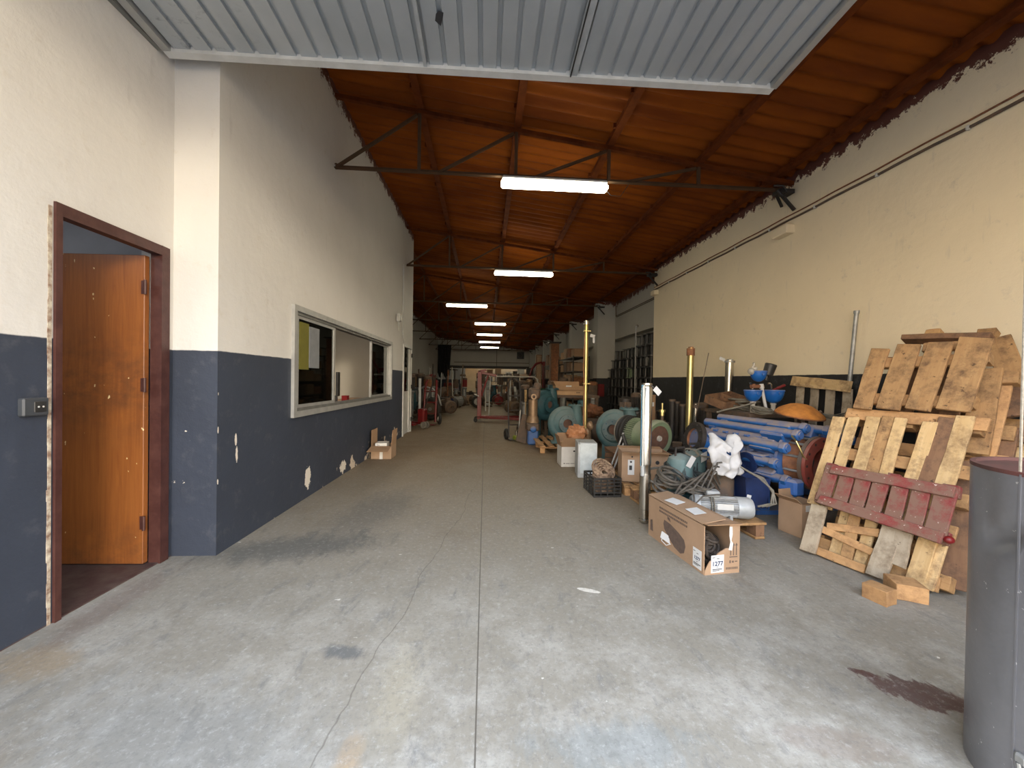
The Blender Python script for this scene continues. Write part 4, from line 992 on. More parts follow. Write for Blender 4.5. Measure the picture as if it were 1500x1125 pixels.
# silver motor with wire
PT = .137
a_ = at(1050, 752, 3.02); b_ = at(1128, 756, 2.93)
t = thing('electric_motor', 'silver finned electric motor lying on the low pallet behind the long box', 'motor', (1.95, 2.98, PT), 0)
o_ = Vector((1.70, 3.04, PT+.088)); d_ = Vector((2.14-1.70, 2.93-3.04, 0)); L_ = d_.length
motor(t, o_, d_, .082, L_, M['galv'], M['galv_sheet'], None, False, PT)
obj('terminal_box', G().box(o_+d_*.35+Vector((0,0,.105)), (.1,.09,.05), (0,0,-.25), .008), M['galv_sheet'], t, world=True)
obj('binding_cord', G().torus(o_+d_*.3, d_, .087, .006, 28, 6).torus(o_+d_*.34, d_, .088, .006, 28, 6), M['hose'], t, world=True)
obj('name_plate', G().box(o_+d_*.5+Vector((-.01,-.078,.02)), (.12,.004,.045), (-.2,0,-.25)), M['white_metal'], t, world=True)
g = G(); coil(g, (1.80, 3.12, PT+.20), .10, .008, 9, (0,-.3,1), .03, 24, .7, .006); g.tube([(1.70,3.0,PT+.19),(1.66,2.92,PT+.12),(1.72,2.9,PT+.2),(1.85,2.93,PT+.2),(1.95,2.95,PT+.19)], .006)
single('cable_coil', g, M['cable'], 'dirty tangled cable heaped on top of the silver motor', 'cable')
single('paper_tag', G().box((0,0,.035), (.045,.002,.07), (.1,.25,.2)).xf(Matrix.Translation(at(1096, 731, 3.0)+Vector((0,0,-.035)))), M['paper'], 'white tag standing up behind the silver motor', 'tag')
g = G(); coil(g, (1.60, 3.25, PT+.16), .12, .011, 9, (.1,-.4,1), .045, 28, .8, .018)
for k in range(5): g.tube([(1.52+.03*k,3.10,PT+.05+.05*k), (1.62+.05*k,3.04,PT+.26-.02*k), (1.80+.04*k,3.10,PT+.30+.03*k), (1.95+.03*k,3.2,PT+.24+.04*k), (2.08,3.25,PT+.10+.05*k)], .008)
single('cable_heap', g, M['cable'], 'heap of dark cables between the teal drainage pumps and the silver motor', 'cable')
# two teal drainage pumps wrapped in cables
def drainer(label, loc, S, rz, nc):
    t = thing('drainage_pump', label, 'pump', loc, rz, 'teal drainage pumps behind the long box')
    obj('pump_foot', G().lathe([(S*.55,0),(S*.6,.01),(S*.62,S*.3),(S*.5,S*.42)], (0,0,0), (0,0,1), 24), M['teal_dark'], t)
    obj('motor_housing', G().lathe([(S*.5,S*.42),(S*.56,S*.5),(S*.56,S*1.35),(S*.5,S*1.5),(S*.25,S*1.62),(S*.1,S*1.66)], (0,0,0), (0,0,1), 28), M['teal'], t)
    obj('outlet_elbow', G().tube([(S*.3,0,S*.25),(S*.7,0,S*.25),(S*.85,0,S*.4),(S*.85,0,S*.75)], S*.16, 14).cyl((S*.85,0,S*.7), (S*.85,0,S*.78), S*.26), M['teal'], t)
    obj('carry_handle', G().tube([(-S*.3,0,S*1.5),(-S*.28,0,S*1.85),(S*.28,0,S*1.85),(S*.3,0,S*1.5)], S*.05), M['dark_metal'], t)
    g = G(); coil(g, (0,0,S*.62), S*.74, .0075, nc, (.1,-.25,1), S*.09, 30, .9, S*.03); coil(g, (0,-S*.45,S*.85), S*.36, .006, 4, (.2,-1,.3), S*.06, 24, 1, .01)
    obj('wound_cable', g, M['cable_teal'], t)
    return t
p = at(995, 716, 3.42)
t = drainer('teal drainage pump wrapped in cable, left one, behind the long box', (p.x, 3.42, PT), .195, .4, 15); t.scale = (1,1,1.35)
obj('paper_tag', G().box((-.02,-.135,.285), (.062,.002,.085), (.45,.35,.0)), M['paper'], t, sm=0)
t = drainer('teal drainage pump wrapped in cable, right one, beside the white cloth', (p.x+.27, 3.66, PT), .195, 1.0, 14); t.scale = (1,1,1.35)
t.rotation_euler = (0,0,.2); obj('paper_tag', G().box((-.01,-.145,.285), (.07,.002,.07), (.3,-.3,.0)), M['paper'], t, sm=0)
g = G(); c_ = at(1022, 663, 3.5); g.torus(c_+Vector((-.06,0,.0)), (.2,-.5,1), .075, .008, 30, 6, sy=.8); g.torus(c_+Vector((.08,0,.0)), (-.2,-.6,1), .085, .008, 30, 6, sy=.7)
single('cable_loop', g, M['hose'], 'two grey cable loops on top of the teal drainage pumps', 'cable')
# navy bin and the white cloth
p = at(1100, 735, 3.25)
t = thing('plastic_bin', 'dark blue plastic bin right of the white cloth', 'bin', (p.x+.02, 3.28, PT), -.1)
g = G(); w0, w1, h_ = .085, .105, .26
for s in (-1, 1): g.beam((s*w0,0,0), (s*w1,0,h_), .2, .006, (s,0,0)); g.beam((0,s*w0,0), (0,s*w1,h_), .2, .006, (0,s,0))
g.box((0,0,.004), (.17,.17,.008)); obj('bin_wall', g, M['blue_dark'], t, sm=0); obj('bin_rim', G().ring((0,0,h_), (0,0,1), .138, .150, .012, 4).xf(Matrix.Rotation(PI/4,4,'Z')), M['blue_dark'], t)
g = G(); g.box((.03,.02,.05), (.16,.16,.10)); obj('bin_fill', g, M['cable'], t)
p = at(1068, 700, 3.28)
t = thing('cloth_covered_pump', 'grey pump with hoses under the white cloth', 'pump', (p.x, 3.42, PT))
obj('pump_body', G().lathe([(.10,0),(.12,.02),(.12,.2),(.10,.26),(.11,.3),(.11,.36),(.06,.41)], (0,0,0), (0,0,1), 26), M['iron'], t)
obj('hose_wrap', coil(G(), (.03,.0,.33), .125, .010, 9, (.7,-.35,.5), .02, 28, 1, .012), M['hose'], t)
obj('top_knob', G().cyl((0,0,.4), (0,0,.46), .03), M['dark_metal'], t)
g = G(); NX, NY = 18, 22; cc = at(1069, 670, 3.16)
for j in range(NY+1):
    for i in range(NX+1):
        u = i/NX-.5; v_ = j/NY-.5; hw = .30*(.78+.22*math.cos(v_*3.0))*(1-.08*math.sin(v_*7)); z_ = .155*(1-2*(j/NY))*1.0
        fold = .018*math.sin(u*17+v_*5)+.012*math.sin(v_*21+u*6)
        bul = -.07*(1-(2*u)**2)*(1-.5*(2*v_)**2)
        g.v.append(cc+Vector((u*hw+.03*v_*1.0+.006*math.sin(j*1.1)+.012*math.sin(j*.45), .05+bul+fold+(.06 if j < 3 else 0)*(3-j)/3, z_+.007*math.sin(i*1.1+j*.3)+.02*math.sin(i*.5)-.03*abs(u)*2*(1 if j > NY/2 else -1))))
for j in range(NY):
    for i in range(NX):
        if (i, j) in ((7,7), (8,7), (8,6)): continue
        a = j*(NX+1)+i; g.f.append((a, a+1, a+NX+2, a+NX+1))
o = single('white_cloth', g, M['cloth'], 'crumpled white cloth draped over the pump in the middle of the heap', 'cloth', sm=60)
md = o.modifiers.new('thick', 'SOLIDIFY'); md.thickness = .003
g = G()
for k in range(3):
    pts = [at(1085+k*6, 684+k*4, 3.15), at(1112+k*3, 700, 3.05), at(1132, 718+k*2, 2.98), at(1137-k*4, 738, 2.95), at(1122-k*6, 742, 2.96)]
    g.tube(pts, .008)
single('hose', g, M['hose'], 'grey hoses drooping in front of the navy bin', 'hose')
# small box right of the big pump, under the pallets
t = carton('cardboard_box', 'cardboard box with a white slip, tucked behind the lower left pallet corner', (2.60, 2.99, 0), .2, .20, .20, .27, M['card'], None, ((1,.1),), ((-1,.9),), flap_len=.35)
label_sheet(t, (-.02,-.101,.235), (1,0,0), (0,0,1), .09, .05)
# ---------------------------------------------------------------- the big blue pump
A_ = at(1205, 681, 3.12); B_ = at(1020, 643, 4.42); dx_ = (B_-A_); AXL = dx_.length; dx_.normalize()
t = thing('split_case_pump', 'large dusty blue industrial pump with red end flange in the middle of the heap', 'pump', ((A_.x+B_.x)/2, (A_.y+B_.y)/2, .0))
def al(s): return A_+dx_*s
fx, fy, fz = frame_z(dx_)
def rad(s, ang, R):   # ang measured from up, positive towards the camera's left
    up = (Vector((0,0,1))-dx_*dx_.z).normalized(); lf = up.cross(dx_); 
    if lf.x > 0: lf = -lf
    return al(s)+up*(R*math.cos(ang))+lf*(R*math.sin(ang))
BODY = [(.17,.20),(.275,.21),(.275,.235),(.20,.24),(.235,.30),(.235,.46),(.255,.48),(.255,.52),(.235,.54),(.235,.70),(.255,.72),(.255,.76),(.225,.78),(.215,.98),(.24,1.0),(.24,1.04),(.15,1.08),(.11,1.14),(.10,AXL-.03)]
obj('pump_casing', G().lathe(BODY, A_, dx_, 36), M['blue'], t, world=True, sm=30)
g = G(); g.lathe([(.14,0),(.235,0),(.235,.028),(.14,.028),(.14,0)], A_, dx_, 44, cap=False); obj('end_flange', g, M['red_flange'], t, world=True, label='red oxide end flange')
g = bolts(G(), A_+dx_*.002, -dx_, .205, 12, .012, .004); obj('bolt_hole', g, M['black'], t, world=True)
g = G(); g.lathe([(.15,.03),(.238,.03),(.238,.062),(.15,.062)], A_, dx_, 44, cap=False); obj('counter_flange', g, M['iron'], t, world=True)
g = G(); g.lathe([(.135,.0),(.125,.03),(.12,.20)], A_, dx_, 40, cap=False); obj('bore_lining', g, M['red_flange'], t, world=True)
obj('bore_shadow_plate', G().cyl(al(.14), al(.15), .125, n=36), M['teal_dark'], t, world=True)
g = G(); g.lathe([(.15,.062),(.16,.10),(.185,.16),(.215,.2)], A_, dx_, 36, cap=False); obj('neck', g, M['rust'], t, world=True)
for k in range(10): a = k*2*PI/10; obj('stud_bolt', G().cyl(rad(.05, a, .205), rad(.21, a, .205), .011, n=8), M['galv'], t, world=True)
for k, (an, s0, s1) in enumerate(((.18,.10,1.0), (.62,.08,1.06), (1.12,.12,1.08), (1.62,.18,.60), (2.08,.10,.42), (-.35,.0,.7))):
    R_ = .305
    g = G(); g.cyl(rad(s0+.05, an, R_), rad(s1, an, R_), .040, n=18)
    g.beam(rad(s0+.12, an, R_-.04), rad(s0+.34, an, R_-.04), .11, .12, rad(0, an, 1)-A_, .012)
    if s1 > .8: g.beam(rad(s1-.14, an, R_-.05), rad(s1-.04, an, R_-.05), .09, .10, rad(0, an, 1)-A_, .012)
    b_ = obj('tie_cylinder', g, M['blue'], t, world=True)
    e_ = obj('cylinder_cap', G().cyl(rad(s0, an, R_), rad(s0+.055, an, R_), .050, n=8, ch=.008).cyl(rad(s0-.012, an, R_), rad(s0, an, R_), .03, n=16), M['blue'], t, world=True)
g = G(); up = rad(0, .62, 1)-A_
g.beam(rad(.35, .62+.28, .262), rad(.98, .62+.28, .262), .16, .03, rad(0, .9, 1)-A_, .008); obj('top_cover', g, M['blue'], t, world=True)
g = G()
for k in range(5): g.box(rad(.42+k*.12, .88, .285), (.045,.045,.025), (0,0,.4), .005)
obj('cover_lug', g, M['blue'], t, world=True)
g = G(); g.lathe([(.10,AXL-.04),(.175,AXL-.04),(.175,AXL),(.10,AXL)], A_, dx_, 40, cap=False)
obj('far_flange', g, M['iron'], t, world=True)
# far side suction branch with big black flange turned toward the camera
sb = rad(1.05, 1.5, .26); fd = Vector((-.80,-.55,.05)).normalized()
FB = at(1018, 642, 4.05); 
obj('branch_neck', G().cyl(al(.98), FB, .13, .15, 28), M['blue'], t, world=True)
fdir = (FB-al(.98)).normalized()
g = G(); g.lathe([(.105,-.02),(.178,-.02),(.178,.03),(.105,.03),(.105,-.02)], FB, fdir, 40, cap=False); bolts(g, FB+fdir*.03, fdir, .15, 10, .012, .016); obj('branch_flange', g, M['dark_metal'], t, world=True)
obj('branch_bore', G().lathe([(.105,0.028),(.10,-.03),(.0001,-.035)], FB, fdir, 32, cap=False), M['rust'], t, world=True)
obj('drip_pipe', G().tube([rad(.12,.75,.33), rad(.06,.9,.33), rad(.03,1.05,.29), rad(.02,1.2,.25), rad(.0,1.3,.22)], .007), M['brass'], t, world=True)
g = G()
for s in (.38, .92):
    for e in (-.17, .17):
        c = al(s); g.box((c.x+e, c.y, .5*(c.z-.12)), (.09,.12,c.z-.12))
    c = al(s); g.box((c.x, c.y, .02), (.52,.14,.04))
obj('foot', g, M['blue_clean'], t, world=True)
g = G(); c = rad(.1, 2.2, .30); g.box((c.x, c.y, c.z-.02), (.12,.16,.14), (0,0,.3), .02); obj('side_valve', g, M['blue_clean'], t, world=True)
obj('side_port', G().cyl(rad(.45,1.75,.2), rad(.45,1.75,.33), .09, n=24).ring(rad(.45,1.75,.335), rad(.45,1.75,1)-al(.45), .05,.10,.02), M['blue_dark'], t, world=True)
# ---------------------------------------------------------------- rack behind, carrying the small things
t = thing('steel_workbench', 'low dark steel bench hidden behind the big blue pump', 'bench', (3.27, 4.51, 0))
obj('bench_top', G().box((0,0,.87), (.68,.88,.04)), M['iron'], t)
for sx in (-1, 1):
    for sy in (-1, 1): obj('leg', G().box((sx*.30,sy*.4,.425), (.05,.05,.85)), M['iron'], t)
obj('lower_shelf', G().box((0,0,.3), (.64,.84,.03)), M['iron'], t)
BT = .89
# manifold with three blue hemispherical pots
t = thing('pressure_pot_manifold', 'three bright blue hemispherical pots on white pipes with taps, on the bench', 'valve manifold', (3.12, 4.3, BT))
def pot(cx_, cy_, r_):
    g = G(); g.ball((cx_, cy_, 0), r_, (1,1,1.15), 26, 9, -PI/2, 0); 
    return g
Yq = 4.30
pots = ((1133,573,.108), (1103,573,.092), (1111,545,.085))
for i, (x_, y_, r_) in enumerate(pots):
    c = at(x_, y_, Yq-.02*i); g = G(); g.ball(c, r_, (1,1,1.35), 28, 9, -PI/2, 0); POT = obj('blue_pot', g, M['blue_clean'], t, world=True)
    obj('pot_rim', G().cyl(c-Vector((0,0,.004)), c+Vector((0,0,.016)), r_*1.05, n=30, ch=.004).xf(Matrix.Translation(-Vector(t.location))), M['blue_clean'], POT)
    obj('pot_lug', G().cyl(c+Vector((-.005,-r_*.95,-.025)), c+Vector((-.005,-r_*1.08,-.025)), .016, n=12).xf(Matrix.Translation(-Vector(t.location))), M['blue_clean'], POT)
    if i < 2: obj('pot_stem', G().cyl(c-Vector((0,0,r_*1.08)), (c.x, c.y, BT), .024, n=14).cyl(c-Vector((0,0,r_*1.3)), c-Vector((0,0,r_*1.5)), .032, n=8), M['wicket_rust'], t, world=True)
a_ = at(1115, 563, Yq); b_ = at(1123, 604, Yq-.1); obj('riser_pipe', G().cyl(a_, b_, .017, n=12).cyl(a_, a_+(b_-a_)*.15, .026, n=10), M['white_metal'], t, world=True)
a_ = at(1100, 566, Yq); b_ = at(1118, 566, Yq); obj('copper_tee', G().cyl(a_, b_, .022, n=12).cyl(a_+Vector((.03,0,-.02)), a_+Vector((.03,0,.03)), .02, n=12), M['rust'], t, world=True)
for (x_, y_) in ((1100,566), (1128,566)):
    c = at(x_, y_, Yq); obj('tap', G().tube([c+Vector((.02,0,-.03)), c+Vector((.012,0,.02)), c+Vector((-.004,0,.035)), c+Vector((-.025,0,.03))], .011), M['steel'], t, world=True)
a_ = at(1138, 569, Yq); b_ = at(1150, 564, Yq-.02); obj('red_lever', G().cyl(a_-(b_-a_)*.5, b_, .010, n=10).cyl(a_, b_, .016, n=10, ch=.004), M['red'], t, world=True)
c = at(1101, 544, Yq-.04); obj('valve_body', G().ball(c, .04, (1.1,1,1)).tube([c+Vector((0,0,.02)), c+Vector((.02,0,.06)), c+Vector((.03,0,.085)), c+Vector((.02,0,.10))], .012).ball(c+Vector((.035,0,.03)), .03), M['wicket_rust'], t, world=True)
a_ = at(1124, 550, Yq-.04); b_ = at(1130, 533, Yq-.06); obj('black_knob', G().cyl(a_, b_, .055, .062, 12, .008).cyl(a_+(a_-b_)*.4, a_, .02), M['black_plastic'], t, world=True)
# hoses heaped at their foot
g = G(); c = at(1090, 594, 4.55); c.z = BT+.03; coil(g, c, .155, .012, 9, (.0,-.12,1), .03, 34, .85, .012)
g.tube([at(1050,604,4.35), at(1060,601,4.35), at(1078,597,4.3), at(1105,590,4.25)], .011)
single('hose_coil', g, M['hose'], 'coiled grey hose at the foot of the blue pots', 'hose')
g = G(); c = Vector((3.02, 4.0, BT+.03)); coil(g, c, .12, .008, 6, (0,-.1,1), .04, 30, .6, .008)
for k in range(4): g.tube([at(1140+k*3,607+k,3.9), at(1170,606+k*2,3.8), at(1195+k*4,605+k*2,3.7), at(1222,608+k*2,3.6), at(1245,604+k*3,3.7)], .006)
single('wire_tangle', g, M['hose'], 'tangle of thin wires behind the rusty dish', 'wire')
# rusty dish
c = at(1171, 604, 3.62)
t = thing('rusty_dish', 'orange rusty dome lid lying on the blue pump', 'lid', (c.x, c.y, c.z-.02))
g = G(); g.lathe([(.205,-.012),(.21,0),(.19,.025),(.15,.055),(.10,.085),(.06,.098),(.0001,.103)], (0,0,0), (.05,-.18,1), 36, cap=False, jit=.015); g.lathe([(.205,-.012),(.0001,-.011)], (0,0,0), (.05,-.18,1), 36, cap=False)
obj('dome', g.wob(.004, 19), M['rust_orange'], t, sm=60); obj('rim_edge', G().torus((0,0,-.008), (.05,-.18,1), .205, .008, 40, 6), M['rust'], t)
obj('rim_bolt', G().cyl((.19,-.01,.01), (.215,-.02,.03), .02, n=8), M['iron'], t)
t = thing('pump_spare_casing', 'second blue pump casing mostly hidden right of the big blue pump', 'pump', (3.42, 3.72, 0))
obj('pump_casing', G().lathe([(.1,0),(.2,.02),(.2,.3),(.24,.32),(.24,.36),(.2,.38),(.2,.6),(.1,.66)], (0,0,.10), (0,0,1), 26), M['blue'], t)
obj('side_cylinder', G().cyl((-.1,-.14,.72), (.1,-.3,.70), .05, n=10, ch=.01), M['blue_clean'], t); obj('base_plate', G().box((0,0,.05), (.5,.4,.1)), M['blue'], t)
# wooden tray / open box
p = at(1064, 590, 4.68)
t = thing('wooden_tray', 'old brown wooden tray tipped on the bench behind the hose', 'tray', (p.x, 4.68, BT+.0), .35)
t.rotation_euler = (.30, -.10, .35); t.location.z = BT+.075
for (c_, s_) in (((0,0,.01),(.46,.28,.012)), ((0,-.14,.05),(.46,.014,.10)), ((0,.14,.05),(.46,.014,.10)), ((-.23,0,.05),(.014,.28,.10)), ((.23,0,.05),(.014,.28,.10)), ((.05,0,.05),(.012,.27,.09))):
    obj('tray_side' if c_[2] > .02 else 'tray_base', G().box(c_, s_), M['wood_brown'], t, sm=0)
# tubes and rods standing further back
def rod(name, label, cat, px_, ptop, pbot, Y, r, m, collar=None, lean=0.0, Yt=None, foot=0.0):
    a_ = at(px_ if not isinstance(px_, tuple) else px_[0], ptop, Yt or Y); b_ = at(px_ if not isinstance(px_, tuple) else px_[1], pbot, Y)
    d_ = b_-a_; b_ = a_+d_*((a_.z-foot)/(-d_.z)); t = thing(name, label, cat, (b_.x, b_.y, foot))
    obj('rod_shaft', G().cyl(b_, a_, r, n=18), M[m], t, world=True)
    if collar: obj('end_collar', G().cyl(a_+(b_-a_).normalized()*collar[0], a_+(b_-a_).normalized()*.004, r*1.25, n=18).cyl(a_+(b_-a_).normalized()*.02, a_-(b_-a_).normalized()*.015, r*.8, n=10), M[collar[1]], t, world=True)
    return t
rod('steel_tube', 'tall brassy steel tube with a rusty top end, left of the thin rod', 'tube', (1012,1009), 510, 618, 4.55, .038, 'brass', (.09,'rust'))
rod('thin_rod', 'very thin dark rod leaning beside the brassy tube', 'rod', (1038,1023), 517, 592, 4.7, .005, 'iron')
t = rod('steel_tube', 'shorter polished steel tube with a white tag against the right wall', 'tube', (1069,1067), 528, 580, 5.2, .054, 'steel', (.03,'galv'))
c = at(1058, 526, 5.2); obj('paper_tag', G().box(c-Vector(t.location), (.09,.002,.045), (0,.35,.1)), M['paper'], t, sm=0)
rod('steel_tube', 'short steel tube behind the black flange', 'tube', (1019,1018), 592, 640, 4.9, .030, 'steel', (.05,'iron'))
# ================================================================ RIGHT SIDE, MIDDLE DISTANCE
# cardboard box on its little pallet, behind the polished tube
def tiny_pallet(label, x0, x1, y0, y1, n=4, m='wood_tan', name='low_pallet'):
    t = thing(name, label, 'pallet', ((x0+x1)/2, (y0+y1)/2, 0))
    for k in range(n):
        x_ = x0+.05+(x1-x0-.1)*k/(n-1); inst_board('deck_board', (x_, y0, .115), (x_, y1, .115), .10, .02, (0,0,1), M[m], t)
    for y_ in (y0+.05, (y0+y1)/2, y1-.05):
        inst_board('stringer_board', (x0, y_, .092), (x1, y_, .092), .09, .02, (0,0,1), M[m], t)
        for x_ in (x0+.05, x1-.05): inst_board('spacer_block', (x_-.045, y_, .041), (x_+.045, y_, .041), .09, .08, (0,0,1), M['wood_orange'], t)
    return t
tiny_pallet('low pallet under the cardboard box behind the polished tube', 1.50, 2.05, 4.02, 5.35)
t = carton('cardboard_box', 'closed cardboard box with an upright white label behind the polished tube', (1.78, 4.21, .127), -.17, .50, .24, .33, M['card'], None, ((1,1.5),(-1,1.5)), flap_len=.48)
label_sheet(t, (-.15,-.1215,.16), (1,0,0), (0,0,1), .07, .165, None, .03, [(-.012,.05,.02,.02), (-.02,-.03,.03,.05)])
obj('torn_hole', G().cyl((.13,-.1205,.22), (.13,-.1215,.22), .022, n=9), M['ink'], t)
obj('torn_hole', G().cyl((-.14,-.1205,.275), (-.14,-.1215,.275), .010, n=7), M['ink'], t)
# green motor above/behind it
t = thing('wooden_crate', 'rough wooden crate under the sage green motor', 'crate', (1.86, 4.86, .127))
for s in (-1, 1):
    for k in range(3): inst_board('crate_slat', Vector((1.86-.25, 4.86+s*.2, .127+.04+k*.075)), Vector((1.86+.25, 4.86+s*.2, .127+.04+k*.075)), .07, .018, (0,s,0), M['wood_brown'], t)
inst_board('crate_lid', Vector((1.6, 4.86, .345)), Vector((2.12, 4.86, .345)), .42, .02, (0,0,1), M['wood_brown'], t)
c0 = at(964, 642, 4.58); d0 = (at(916, 630, 5.12)-c0); L0 = d0.length; d0.normalize()
t = thing('electric_motor', 'large sage green electric motor with a brown round end disc facing the camera', 'motor', (1.86, 4.8, .40))
rg = .225
obj('end_ring', G().lathe([(.155,-.02),(.20,-.03),(rg,-.01),(rg,.05),(.20,.06)], c0, d0, 44, cap=False), M['green'], t, world=True)
obj('end_disc', G().lathe([(.0001,-.012),(.158,-.014),(.158,.01)], c0, d0, 40, cap=False), M['brown_disc'], t, world=True)
obj('hub', G().lathe([(.012,-.035),(.032,-.035),(.036,-.012)], c0, d0, 20, cap=False).box(c0-d0*.02, (.022,.022,.022), (0,0,.5)), M['wicket_rust'], t, world=True)
obj('motor_body', G().lathe([(.20,.05),(.195,.09),(.19,.26)], c0, d0, 36, cap=False), M['green'], t, world=True)
obj('cooling_fins', fins(G(), c0+d0*.26, d0, .20, .14, 44, .03), M['green'], t, world=True)
obj('drive_pulley', G().lathe([(.12,.40),(.215,.40),(.215,.42),(.17,.44),(.215,.46),(.215,.48),(.17,.50),(.215,.52),(.215,.54),(.1,.54)], c0, d0, 40), M['black'], t, world=True)
obj('worn_belt', G().torus(c0+d0*.56, d0, .20, .014, 40, 8).torus(c0+d0*.585, d0, .175, .012, 40, 8), M['hose'], t, world=True)
obj('lower_foot', G().cyl(c0+d0*.08+Vector((-.02,0,-.2)), c0+d0*.5+Vector((-.02,0,-.19)), .055, n=18).box((c0+d0*.3+Vector((0,0,-.19))), (.28,.2,.05), (0,0,.5)), M['green'], t, world=True)
obj('lifting_eye', G().torus(c0+d0*.2+Vector((0,0,.225)), (1,0,0), .03, .008, 18, 6), M['green'], t, world=True)
c = at(981, 605, 4.75)
t = thing('brass_valve', 'small brass valve standing beside the green motor top', 'valve', (c.x+.02, c.y+.25, 0)); 
obj('valve_stem', G().cyl((0,0,0), (0,0,.78), .02, n=10), M['iron'], t)
obj('valve_body', G().cyl((0,0,.78), (0,0,.83), .03, n=8).cyl((0,0,.83), (0,0,.86), .045, n=8).cyl((0,0,.86), (0,0,.95), .014, n=10), M['brass'], t)
# teal volute pump 2
c = at(903, 628, 5.75)
volute_pump('centrifugal_pump', 'pale teal spiral pump with its outlet flange up, right of the crumpled paper', 'pump', (c.x, c.y, 0), -.62, .34, M['teal'], M['teal_dark'], 'teal centrifugal pumps', hc=c.z)
# tubular stand
t = thing('tubular_stand', 'folded tubular steel stand leaning in front of the pale teal pump', 'stand', (1.50, 4.5, 0))
Yt = 4.46
for (pa, pb, r_) in (((886,692),(913,634),.011), ((891,698),(916,642),.011), ((906,697),(921,660),.008), ((921,660),(912,672),.008), ((913,703),(926,663),.008), ((922,662),(921,705),.010)):
    a_ = at(pa[0], pa[1], Yt); b_ = at(pb[0], pb[1], Yt+.05); a_.z = .01 if pa[1] > 690 else a_.z; b_.z = .01 if pb[1] > 690 else b_.z; obj('steel_tube_leg', G().cyl(a_, b_, r_, n=10), M['galv'], t, world=True)
a_ = at(912,636,Yt+.04); b_ = at(918,655,Yt+.03); obj('black_joint', G().cyl(a_, b_, .022, n=10), M['black_plastic'], t, world=True)
# crate with coiled rope
t = thing('plastic_crate', 'black slatted plastic crate holding a coil of rope, on the floor', 'crate', (1.30, 4.16, 0), .04)
g = G(); cw, cd, ch_ = .29, .36, .20
for k in range(6):
    z_ = .012+k*.036; hh = .016 if k < 5 else .022
    g.box((0,-cd/2,z_), (cw,.008,hh)); g.box((0,cd/2,z_), (cw,.008,hh)); g.box((-cw/2,0,z_), (.008,cd,hh)); g.box((cw/2,0,z_), (.008,cd,hh))
for x_ in (-cw/2, -cw/4, 0, cw/4, cw/2):
    for s in (-1, 1): g.box((x_, s*cd/2, ch_/2), (.012,.012,ch_))
for y_ in (-cd/4, 0, cd/4):
    for s in (-1, 1): g.box((s*cw/2, y_, ch_/2), (.012,.012,ch_))
g.box((0,0,.006), (cw,cd,.012)); obj('crate_shell', g, M['black_plastic'], t, sm=0)
g = G(); g.v = []
for k in range(7): g.torus((1.30, 4.15, .05+.028*k), (.0,-.05,1), .115-.004*k, .016, 34, 8)
for k in range(6): g.torus((1.315, 4.10+.012*k, .225+.006*k), (.25,-.75,.75), .045+.017*k, .011, 30, 7)
single('rope_coil', g, M['rope'], 'brown speckled rope coiled inside the black crate', 'rope')
# metal box, white carton with paper
t = thing('metal_box', 'whitewashed grey metal box standing behind the black crate', 'box', (1.32, 4.92, 0), -.12)
obj('box_shell', G().box((0,0,.225), (.245,.30,.45), None, .008), M['galv_sheet'], t); obj('front_sheet', G().box((.012,-.155,.25), (.21,.008,.38), None, .004), M['frost'], t)
obj('small_handle', G().tube([(-.10,-.155,.43),(-.11,-.18,.44),(-.11,-.18,.46),(-.10,-.155,.47)], .006), M['galv'], t)
t = carton('white_carton', 'white carton with open brown flaps, full of brown packing paper', (1.235, 5.56, 0), .02, .28, .30, .285, M['whitebox'], None, ((-1,.55),(1,.3)), ((-1,.25),(1,.9)), flap_len=.55, cat='carton')
g = G()
for (a, b, c_, d_) in ((.03,.215,.06,.235), (.066,.215,.085,.232), (.09,.218,.115,.23), (-.11,.045,-.085,.055), (-.075,.045,-.02,.052), (-.01,.045,.05,.052)): g.prism([(a,b),(c_,b),(c_,d_),(a,d_)], (0,-.151,0), (1,0,0), (0,0,1), (0,-1,0), .001)
obj('printed_marks', g, M['ink'], t, sm=0)
def crumple(name, label, c, sx, sy, sz, m, cat, seed=1, n=20, mm=14):
    r_ = random.Random(seed); g = G(); ph = [r_.uniform(0, 6) for _ in range(9)]
    for i in range(mm+1):
        p = -PI/2+PI*i/mm
        for k in range(n):
            a = 2*PI*k/n; q = 1+.13*math.sin(5*a+ph[0]+p*3)+.10*math.sin(9*a+ph[1]-p*5)+.08*math.sin(7*p+ph[2]+a*2)+.07*r_.uniform(-1,1)
            g.v.append(Vector((sx*q*math.cos(p)*math.cos(a), sy*q*math.cos(p)*math.sin(a), sz*q*math.sin(p)))+Vector(c))
    for i in range(mm):
        for k in range(n): k2 = (k+1) % n; g.f.append((i*n+k, i*n+k2, (i+1)*n+k2, (i+1)*n+k))
    return single(name, g, m, label, cat, sm=18)
crumple('packing_paper', 'crumpled brown packing paper bulging out of the white carton', (1.37, 5.66, .44), .15, .12, .12, M['paper_brown'], 'paper', 3)
crumple('packing_paper', 'folded tan packing paper inside the white carton', (1.20, 5.52, .28), .10, .09, .09, M['card_pale'], 'paper', 5)
